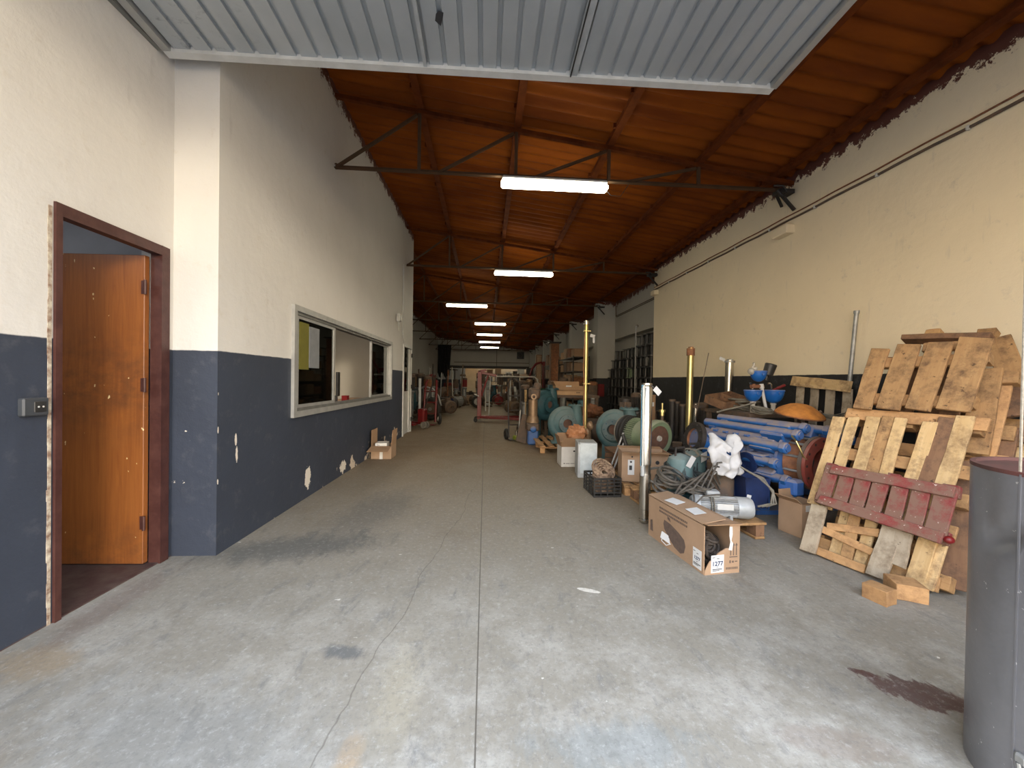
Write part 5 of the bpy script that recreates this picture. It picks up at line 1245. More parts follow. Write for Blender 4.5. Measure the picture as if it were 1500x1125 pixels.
# yellow pole
t = rod('golden_pole', 'tall slim golden pole standing behind the white carton', 'pole', (859,857), 471, 640, 6.0, .034, 'brass', (.05,'steel'))
b0 = Vector(t.location)
c = at(868, 492, 6.0); obj('paper_tag', G().box(c-b0, (.09,.004,.05), (.3,.2,.3)).box(c-b0+Vector((.02,0,-.07)), (.03,.003,.08)), M['paper'], t, sm=0)
for z_ in (1.19, 2.02): obj('pole_clamp', G().box((.0,-.01,z_), (.11,.07,.012)), M['brass'], t)
obj('side_cable', G().tube([(-.035,-.02,2.0),(-.05,-.03,1.6),(-.055,-.03,1.45),(-.038,-.03,1.2),(-.036,-.02,.5)], .006), M['paper_brown'], t)
g = G(); c = at(861, 628, 5.95); g.ball((c.x,c.y+.02,c.z-.1), .06, (1,.8,2.2)).ball((c.x+.03,c.y-.02,c.z+.05), .05, (1,1,1.5)); g.cyl((c.x,c.y,0), (c.x,c.y,c.z-.15), .05)
single('copper_fitting', g.wob(.006, 30), M['copper'], 'rusty copper fitting at the foot of the golden pole', 'fitting')
# big teal pump with pallet
tiny_pallet('worn pallet carrying the big teal pump', .93, 1.80, 6.42, 7.65, 6, 'wood_orange', 'wooden_pallet')
c = at(828, 619, 6.75)
volute_pump('centrifugal_pump', 'big teal spiral pump with a rusty round inlet facing the camera, on a pallet', 'pump', (c.x, c.y, .127), .02, .335, M['teal'], M['teal_dark'], 'teal centrifugal pumps', hc=c.z-.127)
c = at(798, 592, 7.9)
volute_pump('centrifugal_pump', 'dark teal spiral pump half hidden behind the big teal pump', 'pump', (c.x, c.y, 0), .5, .34, M['teal_dark'], M['teal_dark'], 'teal centrifugal pumps', hc=c.z)
# carton on a bench
t = thing('wooden_workbench', 'low dark workbench carrying the open cardboard box', 'bench', (1.85, 8.45, 0))
obj('bench_top', G().box((0,0,.90), (1.2,.7,.05)), M['iron'], t)
for sx in (-1, 1):
    for sy in (-1, 1): obj('leg', G().box((sx*.55,sy*.3,.44), (.06,.06,.88)), M['iron'], t)
t = carton('cardboard_box', 'open cardboard box with a white slip on top of the workbench behind the teal pump', (1.80, 8.30, .925), 0, .60, .35, .20, M['card_pale'], None, ((-1,2.6),(1,.4)), ((-1,.5),), flap_len=.3)
label_sheet(t, (-.02,-.186,.17), (1,0,0), (0,0,1), .12, .08)
g = G()
for k in range(3): g.prism([(.15+k*.03,.05),(.172+k*.03,.05),(.172+k*.03,.068),(.15+k*.03,.068)], (0,-.176,0), (1,0,0), (0,0,1), (0,-1,0), .001)
obj('printed_marks', g, M['ink'], t, sm=0)
# vertical gear motor
t = thing('gear_motor', 'upright gear motor with blue-grey base, tan pipe and olive head', 'motor', (.925, 7.38, 0))
obj('base_box', G().box((0,0,.14), (.20,.2,.28), None, .02), M['blue'], t); obj('grey_housing', G().box((0,0,.34), (.25,.24,.16), None, .03), M['iron'], t)
obj('blue_cover', G().ball((0,-.12,.30), .06, (1,.4,1.1)), M['blue'], t)
obj('neck_flange', G().cyl((0,0,.42), (0,0,.46), .13, n=24).lathe([(.12,.46),(.11,.50),(.095,.54)], (0,0,0), (0,0,1), 24), M['copper'], t)
obj('tan_pipe', G().cyl((0,0,.5), (0,0,.86), .088, n=26), M['copper'], t)
obj('head', G().box((.02,0,.98), (.22,.2,.22), (0,.1,0), .04).box((.08,0,1.12), (.14,.14,.14), (0,.3,0), .03), M['iron'], t)
obj('head_port', G().ring((0,-.11,.92), (0,-1,0), .03, .055, .04, 20), M['copper'], t)
# dark hand tools leaning left of it
t = thing('hand_truck', 'black folded hand truck leaning left of the gear motor', 'trolley', (.62, 8.0, 0), .2)
for sx in (-1, 1): obj('side_rail', G().tube([(sx*.14,-.1,.05),(sx*.14,0,.6),(sx*.13,.08,1.15),(sx*.08,.1,1.25),(0,.1,1.26)], .016), M['dark_metal'], t); obj('wheel', G().torus((sx*.17,.02,.11), (1,0,0), .08, .035, 24, 8).cyl((sx*.17-.02,.02,.11), (sx*.17+.02,.02,.11), .05), M['black'], t)
for z_ in (.3, .6, .9): obj('cross_bar', G().cyl((-.14,-.05+z_*.1,z_), (.14,-.05+z_*.1,z_), .012), M['dark_metal'], t)
obj('toe_plate', G().box((0,-.18,.02), (.34,.2,.01)), M['dark_metal'], t)
single('wooden_pole', G().cyl(at(770,571,8.0), at(770,588,8.0), .028, n=12).cyl(at(770,588,8.0), (at(770,588,8.0).x,8.0,0), .014), M['wood_cream'], 'pale wooden tool handle sticking up left of the gear motor', 'handle')
t = thing('floor_jack', 'small lime green jack on the floor in front of the black hand truck', 'jack', (.66, 7.72, 0), .3)
obj('jack_body', G().box((0,0,.06), (.10,.28,.10), None, .02), M['green_lime'], t); obj('jack_ram', G().cyl((0,.05,.1), (0,.05,.2), .03), M['steel'], t); obj('jack_handle', G().cyl((0,-.05,.1), (.1,.1,.62), .012), M['white_metal'], t)
single('grey_plate', G().box((0,0,.26), (.22,.02,.55), (-.2,.35,.3)).xf(Matrix.Translation((.77,7.5,.02))), M['iron'], 'grey metal plate leaning beside the gear motor', 'plate')
# ---------------------------------------------------------------- reels
g = G()
g.cyl((0,0,0), (0,0,.018), .15, n=18); g.cyl((0,0,.250), (0,0,.268), .15, n=18); g.cyl((0,0,.014), (0,0,.254), .05, n=12)
for k in range(6): a = k*PI/3; g.box((.10*math.cos(a), .10*math.sin(a), .134), (.014,.014,.24), (0,0,a))
reel0 = None; M['reel'] = pm('black_reel_plastic', (.012,.012,.013), (.03,.03,.03), 10, .35, 0, .1)
hts = [9, 9, 9, 8, 8, 8, 7, 8, 7, 6]
for i, hN in enumerate(hts):
    for k in range(hN):
        x_ = 4.00 + rnd.uniform(-.01,.01); y_ = 9.05+i*.315
        if reel0 is None:
            reel0 = single('cable_reel', g, M['reel'], 'black empty cable reel in the tall stacks between right wall and first column', 'cable reel', 'black cable reels'); reel0.location = (x_, y_, k*.2685); base = reel0
        else:
            o = base.copy(); COL.objects.link(o); o.location = (x_, y_, k*.2685); o.rotation_euler = (0,0,rnd.uniform(0,1))
            if i == 4 and k == 5:
                o.data = base.data.copy(); o.data.materials[0] = M['green']; o['label'] = 'the one pale green cable reel among the black reels'; o['group'] = 'green cable reel'
t = thing('reel_rack_pole', 'thin upright pole with a hook in front of the black reels', 'pole', (3.78, 9.5, 0)); obj('pole', G().cyl((0,0,0), (0,0,2.65), .012, n=8), M['galv'], t); obj('hook', G().torus((.03,0,2.65), (0,1,0), .03, .01, 14, 6, PI*1.3), M['iron'], t)
# ================================================================ LEFT SIDE AND THE BACK OF THE HALL
# small open box by the office wall
t = carton('cardboard_box', 'small open cardboard box on the floor below the office window', (-1.555, 6.08, 0), .0, .30, .32, .20, M['card'], None, ((-1,1.75),), ((-1,-.02),(1,.06)), flap_len=.75)
g = G().box((0,-.162,.1), (.045,.002,.19)); obj('packing_tape', g, M['whitebox'], t, sm=0)
t = thing('small_white_box', 'small white box with a scribble sitting in the open cardboard box', 'box', (-1.57, 6.04, .012), .05)
obj('box_body', G().box((0,0,.115), (.17,.2,.23), None, .002), M['whitebox'], t, sm=0); obj('scribble', G().tube([(-.06,-.101,.20),(-.05,-.101,.215),(-.045,-.101,.19),(-.03,-.101,.205),(-.02,-.101,.195)], .003, 5), M['ink'], t)
# ---- prototypes for the machines further back
def pm_motor(label, x, y, z, rz, S, m, mc, group='motors stored in the back'):
    S = S*.74; t = thing('electric_motor', label, 'motor', (x, y, z), rz, group)
    motor(t, (0,-.2*S,.17*S), (0,1,0), .13*S, .42*S, m, mc, None, True, 0.0, world=False); return t
def vertical_pump(label, x, y, z, rz, S, m, mc, group='upright pumps in the back'):
    t = thing('vertical_pump', label, 'pump', (x, y, z), rz, group)
    obj('base_plate', G().box((0,0,.02*S), (.26*S,.3*S,.04*S), None, .006), mc, t)
    obj('pump_stages', G().lathe([(.09*S,.04*S),(.11*S,.08*S),(.075*S,.13*S),(.075*S,.6*S),(.10*S,.62*S),(.10*S,.66*S)], (0,0,0), (0,0,1), 20), M['galv'], t)
    obj('motor_top', fins(G(), (0,0,.68*S), (0,0,1), .1*S, .26*S, 20, .01*S), m, t); obj('fan_cap', G().lathe([(.102*S,.94*S),(.102*S,1.0*S),(.05*S,1.03*S)], (0,0,0), (0,0,1), 20), mc, t)
    obj('side_ports', G().cyl((-.17*S,0,.12*S), (.17*S,0,.12*S), .035*S, n=12).cyl((-.17*S,0,.12*S), (-.15*S,0,.12*S), .06*S).cyl((.15*S,0,.12*S), (.17*S,0,.12*S), .06*S), mc, t); return t
def tyre(name, label, x, y, r, rz, m=None, hub=None, lean=0.0):
    t = thing(name, label, 'wheel', (x, y, 0), rz)
    obj('tyre', G().torus((0,0,r), (1,0,lean), r*.78, r*.21, 30, 10), M['black'], t); obj('rim', G().cyl((-.03,0,r), (.03,0,r), r*.55, n=20, ch=.01), hub or M['iron'], t); obj('hub', G().cyl((-.05,0,r), (.05,0,r), r*.16, n=10), M['galv'], t); return t
PLACED = [(2.95,21,.5),(3.1,20.9,.4),(1,15.2,.35),(.1,15.2,.3),(2,15.2,.35),(-3.7,13.4,.4),(-3.7,14.2,.4),(-3.7,15,.4),(-3.7,15.8,.4),(3.27,4.3,.42),(3.27,4.75,.42),(3.15,5.2,.1),(-1.6,9.72,.3),(-2.1,9.9,.35),(-1.48,10.5,.25),(-1.62,11.6,.36),(-1.75,11.95,.4),(2.13,7.75,.32),(1.85,8.3,.62),(1.9,5.9,.4),(1.4,6.9,.45),(1.45,8.0,.35),(-.35,17,.3),(-.95,19.6,.33),(-.1,11.45,.3),(.9,11.45,.45)]
def free(x, y, r):
    for _ in range(60):
        hit = [(a, b, c) for a, b, c in PLACED if (a-x)**2+(b-y)**2 < (c+r)**2]
        if not hit: break
        a, b, c = hit[0]; d = Vector((x-a, y-b)) if (x-a)**2+(y-b)**2 > 1e-6 else Vector((.1, .2)); d.normalize(); x = a+d.x*(c+r+.01); y = b+d.y*(c+r+.01)
    PLACED.append((x, y, r)); return x, y
def heap_box(label, x, y, z, rz, L, W, H, m, cat='box', name='storage_box'):
    t = thing(name, label, cat, (x, y, z), rz); obj('box_body', G().box((0,0,H/2), (L,W,H), None, .008), m, t); obj('lid', G().box((0,0,H+.008), (L*1.02,W*1.02,.016), None, .004), m, t); return t
def leaning_tube(label, p0, p1, r, m, name='metal_tube', cat='tube', group=None):
    t = thing(name, label, cat, tuple(p0), 0, group); obj('tube_body', G().cyl(p0, p1, r, n=12), m, t, world=True); obj('tube_cap', G().cyl(Vector(p1)-(Vector(p1)-Vector(p0)).normalized()*.03, p1, r*1.2, n=12), M['iron'], t, world=True); return t
def shelf(label, x, y, rz, L, D, H, levels, m, group=None, z=0):
    t = thing('shelving_unit', label, 'shelf', (x, y, z), rz, group)
    for sx in (-1, 1):
        for sy in (-1, 1): obj('upright', G().box((sx*L/2, sy*D/2, H/2), (.04,.04,H)), m, t, sm=0)
    for k in range(levels): obj('shelf_board', G().box((0,0,.1+(H-.14)*k/(levels-1)), (L,D,.03)), m, t, sm=0)
    return t
MI = M
# ---- dark heap right of the teal pump, near the right wall (Y 5.5 - 9)
rows = [
 ('v', 2.55, 5.6, 'squat dark iron pump behind the green motor', 1.05, 'iron', 'dark_metal', .4), ('m', 2.85, 5.2, 'black motor on the floor between the black flange and the wall', 1.7, 'dark_metal', 'iron', 1.1),
 ('p', 2.35, 6.3, 'dark upright pump right of the pale teal pump', .95, 'iron', 'dark_metal', 0), ('m', 3.0, 6.1, 'dark motor near the right wall behind the brassy tube', 1.8, 'iron', 'dark_metal', .2),
 ('p', 3.25, 5.8, 'black upright pump against the right wall behind the brassy tube', .9, 'dark_metal', 'iron', .3), ('m', 2.35, 7.1, 'rusty motor behind the pale teal pump', 1.9, 'rust', 'iron', .8),
 ('p', 2.85, 7.2, 'thin upright pump in the dark heap by the reels', 1.0, 'dark_metal', 'iron', .7), ('m', 3.3, 7.3, 'grey motor on the floor just before the cable reels', 1.9, 'galv_sheet', 'iron', 2.2),
 ('p', 1.85, 7.25, 'upright pump directly behind the golden pole', .85, 'iron', 'teal_dark', .2), ('m', 2.9, 8.3, 'dark motor below the first cable reels', 2.0, 'dark_metal', 'iron', 1.9), ('v', 3.35, 8.2, 'dark spiral pump at the end of the near right wall', 1.0, 'iron', 'iron', .2)]
for (k, x, y, lab, S, a, b, rz) in rows:
    x, y = free(x, y, {'m': .20, 'p': .17, 'v': .30}[k]*S)
    x = min(x, 3.55)
    if k == 'm': pm_motor(lab, x, y, 0, rz, S, M[a], M[b], 'machines heaped by the right wall')
    elif k == 'p': vertical_pump(lab, x, y, 0, rz, S, M[a], M[b], 'machines heaped by the right wall')
    else: volute_pump('centrifugal_pump', lab, 'pump', (x, y, 0), rz, .26*S, M[a], M[b], 'machines heaped by the right wall', hc=.36)
crumple('crumpled_sack', 'reddish brown sack crumpled behind the golden pole', (2.13, 7.75, .62), .26, .2, .13, M['rust'], 'sack', 11)
heap_box('dark crate under the reddish brown sack', 2.13, 7.75, 0, .1, .5, .4, .47, M['iron'], 'crate', 'storage_crate')
crumple('grey_sack', 'grey cloth sack right of the polished tube top', (2.55, 6.42, 1.02), .12, .1, .13, M['hose'], 'sack', 13) if False else None
t = heap_box('tall grey box right of the polished tube, with a white slip', 2.76, 6.35, 0, .15, .17, .2, 1.0, M['card_in'], 'box'); label_sheet(t, (.0,-.1025,.86), (1,0,0), (0,0,1), .1, .07)
for i, (px_, pt_, Y_) in enumerate(((985, 585, 5.5), (992, 588, 5.9), (1000, 592, 5.4), (1032, 598, 5.2))):
    a_ = at(px_, pt_, Y_); leaning_tube(['dark pipe with a capped end above the green motor', 'second dark pipe right of the green motor', 'short black pipe left of the brassy tube', 'black pipe between brassy tube and wooden tray'][i], Vector((a_.x, Y_, 0)), a_, .04, M['dark_metal'], 'dark_pipe', 'pipe', None)
# ---- right racks between the columns
sh = shelf('dark shelf with brown boxes behind the nearest right column', 3.25, 14.2, PI/2, 2.6, .55, 2.1, 5, M['dark_metal'], 'shelves along the right side')
bi = 0; cols3 = ['card', 'card_in', 'wood_brown', 'card_pale', 'rust', 'iron', 'card']
lv = ['bottom', 'second', 'third', 'fourth', 'top']
for lvl in range(5):
    z_ = .1+(2.1-.14)*lvl/4+.016
    for k in range(4):
        y_ = 13.2+k*.62; H_ = .26+.1*((k*7+lvl*3) % 3)/2; bi += 1
        heap_box(f'{["nearest","second","third","farthest"][k]} box on the {lv[lvl]} board of the first right shelf', 3.22, y_, z_, 0, .42, .5, H_, M[cols3[(k*3+lvl*2) % 7]])
sh = shelf('dark shelf of brown boxes between the second and third right columns', 3.25, 18.1, PI/2, 2.6, .55, 2.0, 4, M['dark_metal'], 'shelves along the right side')
for lvl in range(4):
    z_ = .1+(2.0-.14)*lvl/3+.016
    for k in range(3): heap_box(f'{["nearest","middle","farthest"][k]} box on the {["bottom","second","third","top"][lvl]} board of the second right shelf', 3.22, 17.2+k*.8, z_, 0, .42, .6, .3+.1*((k+lvl) % 3), M[cols3[(k+lvl*2+1) % 7]])
t = thing('brown_cabinet', 'tall narrow brown cabinet left of the nearest white column', 'cabinet', (2.86, 15.95, 0), 0); obj('cabinet_body', G().box((0,0,1.4), (.34,.4,2.8), None, .01), M['wood_brown'], t); obj('cabinet_cap', G().box((0,0,2.83), (.5,.5,.05)), M['dark_metal'], t); obj('door_panel', G().box((0,-.205,1.4), (.3,.01,2.7)), M['rust'], t)
t = thing('brown_cabinet', 'brown upright cabinet between the second and third white columns', 'cabinet', (3.0, 21.6, 0), 0); obj('cabinet_body', G().box((0,0,1.35), (.3,.4,2.7), None, .01), M['wood_brown'], t); obj('door_panel', G().box((0,-.205,1.35), (.26,.01,2.6)), M['copper'], t)
t = thing('green_drum', 'green drum far right below the columns', 'drum', (2.35, 16.0, 0)); obj('drum_body', G().lathe([(.28,0),(.29,.02),(.28,.3),(.29,.31),(.28,.6),(.29,.61),(.28,.9),(.29,.92)], (0,0,0), (0,0,1), 28), M['green_dark'], t); obj('drum_lid', G().cyl((0,0,.9), (0,0,.915), .27), M['green_dark'], t)
t = thing('jib_hoist', 'red curved jib hoist at the far right columns', 'hoist', (2.95, 21.0, 0))
obj('post', G().box((.25,0,1.15), (.14,.14,2.3), None, .01), M['red'], t); obj('curved_arm', G().tube([(.25,0,2.1),(.1,0,2.25),(-.2,0,2.15),(-.42,0,1.85),(-.52,0,1.5),(-.55,0,1.2)], .06, 10), M['red'], t); obj('base_plate', G().box((.25,0,.015), (.5,.5,.03)), M['red'], t)
t = thing('fire_box', 'red fire box on the first white column', 'box', (3.74, 12.235, .75), 0); obj('box_body', G().box((0,0,.2), (.2,.12,.4), None, .01), M['red'], t); obj('box_door', G().box((0,-.065,.2), (.16,.01,.34)), M['red'], t)
# ---- machines in front of the shelves (Y 8.5 - 16, X 1.2 - 2.8)
defs = [('m', 1.35, 9.4, 2.2, 'iron', 'dark_metal', 'dark motor behind the open cardboard box'), ('p', 1.0, 9.0, 1.1, 'dark_metal', 'iron', 'black upright pump behind the gear motor'), ('p', 1.75, 10.0, 1.2, 'teal_dark', 'iron', 'teal upright pump in the dim right side'),
        ('m', 2.4, 9.6, 2.3, 'dark_metal', 'iron', 'large dark motor facing the reels'), ('p', 2.9, 10.2, 1.2, 'iron', 'rust', 'rusty upright pump in front of the reels'), ('p', 2.3, 11.2, 1.3, 'red', 'iron', 'red upright pump at the foot of the nearest column'),
        ('m', 1.6, 11.6, 2.3, 'rust', 'iron', 'rust brown motor in the dim right middle'), ('p', 1.2, 12.3, 1.2, 'dark_metal', 'iron', 'black upright pump right of the red engine crane'), ('m', 2.2, 13.0, 2.4, 'blue_dark', 'iron', 'navy motor before the first right shelf'),
        ('p', 1.6, 14.0, 1.25, 'iron', 'copper', 'upright pump behind the red engine crane legs'), ('m', 1.0, 13.6, 2.2, 'copper', 'iron', 'tan motor just behind the engine crane legs')]
for (k, x, y, S, a, b, lab) in defs:
    x, y = free(x, y, {'m': .20, 'p': .17, 'v': .30}[k]*S)
    (pm_motor if k == 'm' else vertical_pump)(lab, x, y, 0, rnd.uniform(-1,1), S, M[a], M[b], 'machines in the dim right middle')
# ---- red engine crane
t = thing('engine_crane', 'red engine crane standing alone near the middle of the hall', 'crane', (-.17, 11.45, 0))
obj('mast', G().beam((0,0,.12), (0,0,1.48), .125, .12, (0,1,0), .008), M['red'], t)
obj('boom', G().beam((-.03,0,1.46), (.5,.02,1.36), .07, .08, (0,0,1), .008).beam((.02,0,1.5), (.2,0,1.52), .09, .06), M['red'], t)
obj('ram', G().cyl((.06,0,.75), (.25,0,1.36), .028, n=12), M['red'], t); obj('ram_rod', G().cyl((.16,0,1.1), (.26,0,1.38), .016, n=10), M['steel'], t)
for s in (-1, 1):
    obj('leg_beam', G().beam((.0,s*.05,.13), (1.25,s*.34,.10), .07, .075, (0,0,1), .006), M['red'], t)
    obj('caster', G().torus((1.2,s*.34,.04), (0,1,0), .026, .012, 16, 6).cyl((1.2,s*.34-.01,.04), (1.2,s*.34+.01,.04), .02), M['black'], t)
obj('rear_crossbar', G().beam((-.02,-.3,.12), (-.02,.3,.12), .07, .06, (0,0,1), .006), M['red'], t)
for s in (-1, 1): obj('rear_caster', G().torus((-.1,s*.28,.06), (0,1,0), .04, .02, 18, 6).cyl((-.1,s*.28-.015,.06), (-.1,s*.28+.015,.06), .03), M['black'], t)
obj('push_handle', G().tube([(-.02,-.12,.75),(-.14,-.12,.8),(-.14,.12,.8),(-.02,.12,.75)], .014), M['white_metal'], t)
obj('lift_hook', G().cyl((.46,0,1.34), (.46,0,1.2), .006).torus((.46,0,1.17), (0,1,0), .03, .009, 16, 6, PI*1.5), M['dark_metal'], t)
leaning_tube('pale pipe leaning beside the red crane mast', Vector((.12, 12.1, 0)), Vector((.16, 12.1, 1.38)), .018, M['white_metal'])
# ---- portal frame of pale pipe hung with tools
t = thing('pipe_portal_frame', 'pale pipe gantry frame hung with dark tools behind the red crane', 'frame', (1.0, 15.2, 0))
obj('top_pipe', G().tube([(-1.0,0,1.30),(-.95,0,1.38),(.95,0,1.38),(1.05,0,1.30),(1.08,0,1.1)], .028), M['white_metal'], t)
for x_ in (-.98, 0, 1.08): obj('leg', G().cyl((x_,0,0), (x_,0,1.3), .028, n=12), M['white_metal'], t)
obj('lower_rail', G().cyl((-.98,0,.35), (1.08,0,.35), .02), M['iron'], t)
hl = ['leftmost', 'second', 'third', 'fourth', 'fifth', 'rightmost']
for k in range(6):
    x_ = 1.0-.75+k*.31; m_ = ['black', 'iron', 'rust', 'galv', 'blue_dark', 'black'][k]
    tt = thing('hanging_tool', f'{hl[k]} tool hanging from the pale gantry frame', 'tool', (x_, 15.2, .78)); obj('tool_head', G().box((0,0,.1), (.13,.08,.22), (0,.2*(k % 3-1),0), .02), M[m_], tt); obj('tool_strap', G().cyl((0,0,.18), (0,0,.60), .01), M['dark_metal'], tt)
# ---- left side behind the office block
t = thing('pallet_truck', 'red hand pallet truck parked by the white office door', 'pallet truck', (-1.60, 9.72, 0), 1.25)
obj('pump_head', G().box((0,-.05,.32), (.22,.18,.34), None, .03), M['red'], t); obj('steer_handle', G().tube([(0,-.08,.45),(-.02,-.22,.8),(-.02,-.32,1.1),(-.02,-.34,1.2)], .018), M['dark_metal'], t); obj('handle_loop', G().torus((-.02,-.35,1.26), (0,1,.1), .07, .014, 20, 6), M['dark_metal'], t)
for s in (-1, 1): obj('fork', G().box((s*.19,.62,.11), (.15,1.15,.06), None, .01), M['red'], t); obj('steer_wheel', G().torus((s*.07,-.12,.09), (1,0,0), .065, .028, 20, 8).cyl((s*.07-.02,-.12,.09), (s*.07+.02,-.12,.09), .05), M['hose'], t)
t = thing('hand_truck', 'red two-wheeled hand truck standing behind the red pallet truck', 'trolley', (-1.48, 10.5, 0), -.15)
for sx in (-1, 1): obj('side_rail', G().tube([(sx*.16,-.05,.08),(sx*.16,.02,.7),(sx*.15,.1,1.1),(sx*.12,.16,1.2)], .03), M['red'], t)
obj('wheel', G().torus((-.2,.1,.16), (1,0,0), .11, .045, 24, 8), M['black'], t); obj('wheel', G().torus((.26,.0,.16), (1,.5,0), .11, .045, 24, 8), M['black'], t)
for sx, y_ in ((-.2,.1), (.26,0)): obj('wheel_rim', G().cyl((sx-.03,y_,.16), (sx+.03,y_-.015,.16), .07, n=18, ch=.01), M['white_metal'], t)
for z_ in (.3, .6, .9): obj('cross_bar', G().cyl((-.16,.0,z_), (.16,.0,z_), .014), M['red'], t)
obj('toe_plate', G().box((0,-.15,.02), (.4,.22,.012)), M['red'], t)
single('grey_post', G().box((-1.72,10.3,.62), (.06,.05,1.24)), M['galv_sheet'], 'plain grey post standing beside the red hand truck', 'post')
tyre('rubber_tyre', 'large tyre standing behind the red hand truck', -1.62, 11.6, .34, PI/2-.3)
t = thing('pipe_bending_machine', 'machine with a curved pale arm above the large tyre', 'machine', (-1.75, 11.95, 0)); obj('curved_arm', G().tube([(-.3,0,.9),(-.1,0,1.0),(.15,0,.92),(.32,0,.7),(.4,0,.42)], .03), M['galv'], t); obj('machine_base', G().box((0,.1,.2), (.7,.3,.4), None, .02), M['dark_metal'], t); obj('machine_post', G().box((-.2,.05,.6), (.08,.08,.7)), M['dark_metal'], t)
left = [('m', -2.4, 10.3, 2.4, 'teal_dark', 'iron', 'dark teal motor behind the office corner'), ('p', -2.15, 11.2, 1.35, 'dark_metal', 'iron', 'black upright pump behind the office corner'), ('v', -2.6, 12.6, 1.6, 'teal_dark', 'iron', 'dark spiral pump on the left side of the hall'),
        ('p', -1.95, 13.2, 1.3, 'rust', 'iron', 'rusty upright pump on the left side'), ('m', -1.5, 13.4, 2.3, 'iron', 'iron', 'brown motor lying on the left side of the aisle'), ('p', -2.6, 14.4, 1.4, 'copper', 'iron', 'tan upright pump on the left side of the hall'),
        ('m', -1.45, 15.2, 2.2, 'blue_dark', 'dark_metal', 'navy motor at the edge of the left aisle'), ('p', -2.2, 16.2, 1.4, 'iron', 'red', 'iron upright pump before the left tube rack'), ('m', -1.2, 16.9, 2.3, 'galv', 'iron', 'grey motor lying at the back of the left aisle'),
        ('v', -1.9, 18.0, 1.7, 'iron', 'iron', 'iron spiral pump at the back left'), ('p', -1.0, 18.6, 1.3, 'red', 'iron', 'red upright pump at the back left'), ('m', -.4, 18.2, 2.2, 'teal_dark', 'iron', 'teal motor at the back near the middle'),
        ('p', .1, 17.8, 1.3, 'galv', 'iron', 'silver upright pump at the back near the middle'), ('m', .6, 18.4, 2.2, 'iron', 'red', 'iron motor at the back near the middle'), ('p', -.3, 19.6, 1.4, 'white_metal', 'iron', 'white upright pump far back near the middle'),
        ('p', 1.2, 18.8, 1.4, 'copper', 'iron', 'tan upright pump behind the pale gantry frame'), ('m', 1.9, 17.4, 2.4, 'rust', 'iron', 'rusty motor behind the pale gantry frame'), ('v', .2, 21.2, 1.8, 'teal_dark', 'iron', 'dark teal spiral pump far back'), ('v', 1.6, 21.5, 1.8, 'iron', 'iron', 'iron spiral pump far back right of the middle'),
        ('p', -2.9, 11.0, 1.5, 'iron', 'green_dark', 'green capped upright pump by the left wall'), ('p', -1.2, 20.6, 1.5, 'galv', 'iron', 'silver upright pump far back left')]
for (k, x, y, S, a, b, lab) in left:
    x, y = free(x, y, {'m': .20, 'p': .17, 'v': .30}[k]*S)
    if k == 'v': volute_pump('centrifugal_pump', lab, 'pump', (x, y, 0), rnd.uniform(-.6,.6), .26*S, M[a], M[b], 'machines at the back of the hall', hc=.5)
    else: (pm_motor if k == 'm' else vertical_pump)(lab, x, y, 0, rnd.uniform(-1.2,1.2), S, M[a], M[b], 'machines at the back of the hall')
tl = ['leftmost', 'second', 'third', 'fourth', 'fifth', 'sixth', 'seventh', 'rightmost']
for k in range(8):
    p0 = Vector((-3.2+.30*k, 17.0+.25*(k % 3), 0)); p1 = p0+Vector((rnd.uniform(-.2,.1), .15, 1.55+.35*((k*5) % 4)/3)); leaning_tube(f'{tl[k]} of the tall tubes leaning together at the back left', p0, p1, .03, M[['galv','iron','wicket_rust','dark_metal','galv','rust','wicket_rust','iron'][k]], 'metal_tube', 'tube', 'tubes leaning at the back left')
t = shelf('dark rack of black tools against the left wall', -3.7, 14.5, PI/2, 3.0, .5, 1.9, 4, M['dark_metal'])
for k in range(4):
    heap_box(f'{["nearest","second","third","farthest"][k]} dark crate on the left wall rack', -3.66, 13.4+k*.72, .1+.016, 0, .4, .55, .42, M['iron'])
    heap_box(f'{["nearest","second","third","farthest"][k]} black box high on the left wall rack', -3.66, 13.45+k*.72, .1+(1.9-.14)*2/3+.016, 0, .38, .5, .35+.05*k, M['dark_metal'])
heap_box('dark blue box at the end of the left aisle', -1.12, 17.6-1.6, 0, .1, .45, .5, .42, M['blue_dark']) if False else None
heap_box('brown carton on the floor at the back of the left aisle', -.95, 19.6, 0, .1, .5, .4, .42, M['card'], 'cardboard box', 'cardboard_box')
tyre('rubber_tyre', 'tyre with a pale hub at the back near the middle', -.35, 17.0, .27, PI/2+.4, None, M['white_metal'])
# shelves across the back, with cartons
for i, (x, y, lab) in enumerate(((2.6, 25.0, 'wide dark shelf across the far right'), (.6, 27.0, 'dark shelf across the far middle'), (2.7, 30.5, 'last dark shelf before the back wall'))):
    shelf(lab, x, y, 0, 2.4, .5, 1.7, 4, M['dark_metal'], 'shelves at the far back')
    for lvl in range(4):
        for k in range(4):
            if (k+lvl+i) % 4 == 3: continue
            heap_box(f'{["leftmost","second","third","rightmost"][k]} item on the {["bottom","second","third","top"][lvl]} board of the {["far right","far middle","last"][i]} shelf', x-.88+k*.58, y, .1+(1.7-.14)*lvl/3+.016, 0, .42, .36, .2+.08*((k+lvl) % 3), M[['card', 'red', 'galv_sheet', 'iron', 'whitebox', 'wood_brown', 'dark_metal'][(k*2+lvl*3+i) % 7]])
t = thing('forklift', 'dark red forklift mast far back left of the middle', 'forklift', (-2.5, 28.0, 0))
obj('truck_body', G().box((0,.6,.6), (1.0,1.3,.8), None, .08), M['red'], t); obj('mast', G().box((-.3,-.2,1.0), (.08,.1,2.0)).box((.3,-.2,1.0), (.08,.1,2.0)).box((0,-.2,1.95), (.6,.08,.08)), M['dark_metal'], t); obj('overhead_guard', G().box((0,.7,1.95), (.9,1.0,.06)), M['dark_metal'], t)
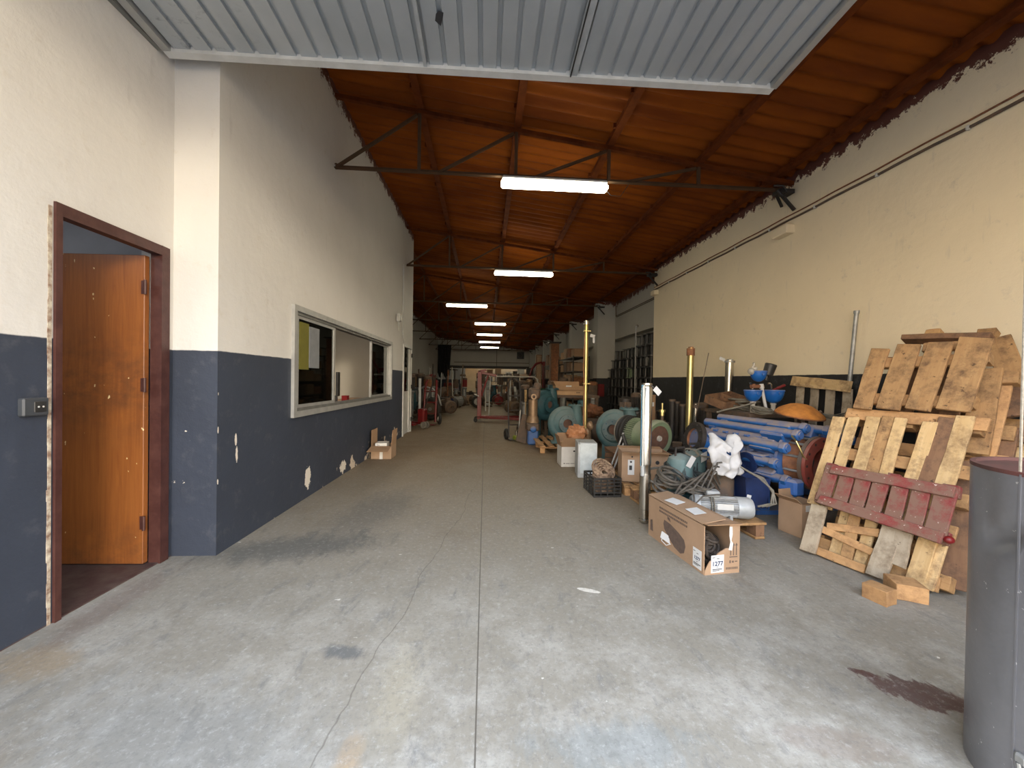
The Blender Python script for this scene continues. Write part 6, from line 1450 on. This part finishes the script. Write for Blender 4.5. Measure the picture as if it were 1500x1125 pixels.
for sx in (-1, 1):
    for y_ in (.1, 1.1): obj('wheel', G().torus((sx*.45,y_,.28), (1,0,0), .19, .09, 20, 8), M['black'], t)

# the crowd of small dark machines at the far back: one of each kind, then copies
crowd = random.Random(21)
pv_ = None; pmo = None; cr_ = None
LABS = {'p': 'dark upright pump in the crowd of machines at the far back', 'm': 'dark motor in the crowd of machines at the far back', 'c': 'dark crate in the crowd of machines at the far back'}
protos = {}
for i in range(46):
    k = 'pmc'[i % 3]; y_ = 16.5+crowd.random()*7; x_ = -3.4+crowd.random()*5.9
    if i % 4 == 0: x_ = -3.3+crowd.random()*1.6; y_ = 10.5+crowd.random()*7
    for _ in range(200):
        if all((a-x_)**2+(b-y_)**2 > (c+.36)**2 for a, b, c in PLACED) and -2.9 < x_ < 2.5 and not (-1.25 < x_ < 1.1 and y_ < 17.6) and not (1.4 < x_ < 2.7 and y_ < 17) and (x_ < -1.5 or y_ > 13): break
        y_ = 10.5+crowd.random()*13.5; x_ = -2.9+crowd.random()*5.4
    else: continue
    PLACED.append((x_, y_, .37))
    sc = .8+crowd.random()*.3; rz = crowd.uniform(-2, 2); kk = k+str(i % 2)
    if kk not in protos:
        ma = M[['dark_metal', 'iron'][i % 2]]
        if k == 'p': o = vertical_pump(LABS['p'], x_, y_, 0, rz, 1.4, ma, M['iron'], 'upright pumps at the far back')
        elif k == 'm': o = pm_motor(LABS['m'], x_, y_, 0, rz, 2.2, ma, M['iron'], 'motors at the far back')
        else: o = heap_box(LABS['c'], x_, y_, 0, rz, .6, .45, .55, ma, 'crate', 'storage_crate'); o['group'] = 'crates at the far back'
        protos[kk] = o
    else: dup(protos[kk], (x_, y_, 0), rz, LABS[k], None, sc)
# ================================================================ LIGHT AND CAMERA
w = bpy.data.worlds.new('daylight'); SC.world = w; w.use_nodes = True; nt = w.node_tree; nt.nodes.clear()
out = nt.nodes.new('ShaderNodeOutputWorld'); bg = nt.nodes.new('ShaderNodeBackground'); nt.links.new(bg.outputs[0], out.inputs[0])
tc = nt.nodes.new('ShaderNodeTexCoord'); sp = nt.nodes.new('ShaderNodeSeparateXYZ'); nt.links.new(tc.outputs['Generated'], sp.inputs[0])
cr = nt.nodes.new('ShaderNodeValToRGB'); nt.links.new(sp.outputs[2], cr.inputs[0])
e = cr.color_ramp.elements; e[0].position = 0.0; e[0].color = (1.0,.78,.52,1); e[1].position = .75; e[1].color = (.62,.71,.88,1)
q = e.new(.16); q.color = (1.0,.80,.55,1); q = e.new(.30); q.color = (.74,.78,.84,1)
nt.links.new(cr.outputs[0], bg.inputs[0]); bg.inputs[1].default_value = WORLD = 3.5
def sun(name, dirv, col, st, ang):
    L = bpy.data.lights.new(name, 'SUN'); L.color = col; L.energy = st; L.angle = math.radians(ang)
    o = bpy.data.objects.new(name, L); COL.objects.link(o); o.rotation_euler = Vector(dirv).to_track_quat('-Z', 'Y').to_euler(); o.location = (0,-5,6); return o
sun('low_sun', (-.55, 1, -.17), (1.0,.90,.74), .55, 8)
L = bpy.data.lights.new('office_lamp', 'AREA'); L.energy = 9; L.color = (1,.92,.8); L.size = .5
o = bpy.data.objects.new('office_lamp', L); COL.objects.link(o); o.location = (-2.9, 5.6, 2.5)
L = bpy.data.lights.new('store_lamp', 'AREA'); L.energy = 3; L.color = (.9,.95,1); L.size = .4
o = bpy.data.objects.new('store_lamp', L); COL.objects.link(o); o.location = (-3.2, 1.6, 2.5)
cam = bpy.data.cameras.new('camera'); co = bpy.data.objects.new('camera', cam); COL.objects.link(co); SC.camera = co
cam.sensor_width = 36; cam.lens = 36*F/1500; cam.clip_start = .05; cam.clip_end = 200
Rm = Matrix((AX, AY, AZ))            # rows: world axes in camera coords (x right, y up, z forward)
R3 = Matrix([[Rm[i][0], Rm[i][1], -Rm[i][2]] for i in range(3)])
co.matrix_world = Matrix.Translation(CAM) @ R3.to_4x4()
SC.view_settings.view_transform = 'Standard'; SC.view_settings.look = 'None'; SC.view_settings.gamma = 1; SC.view_settings.exposure = 1.3
SC.view_settings.use_curve_mapping = False
SC.cycles.max_bounces = 8; SC.cycles.diffuse_bounces = 6
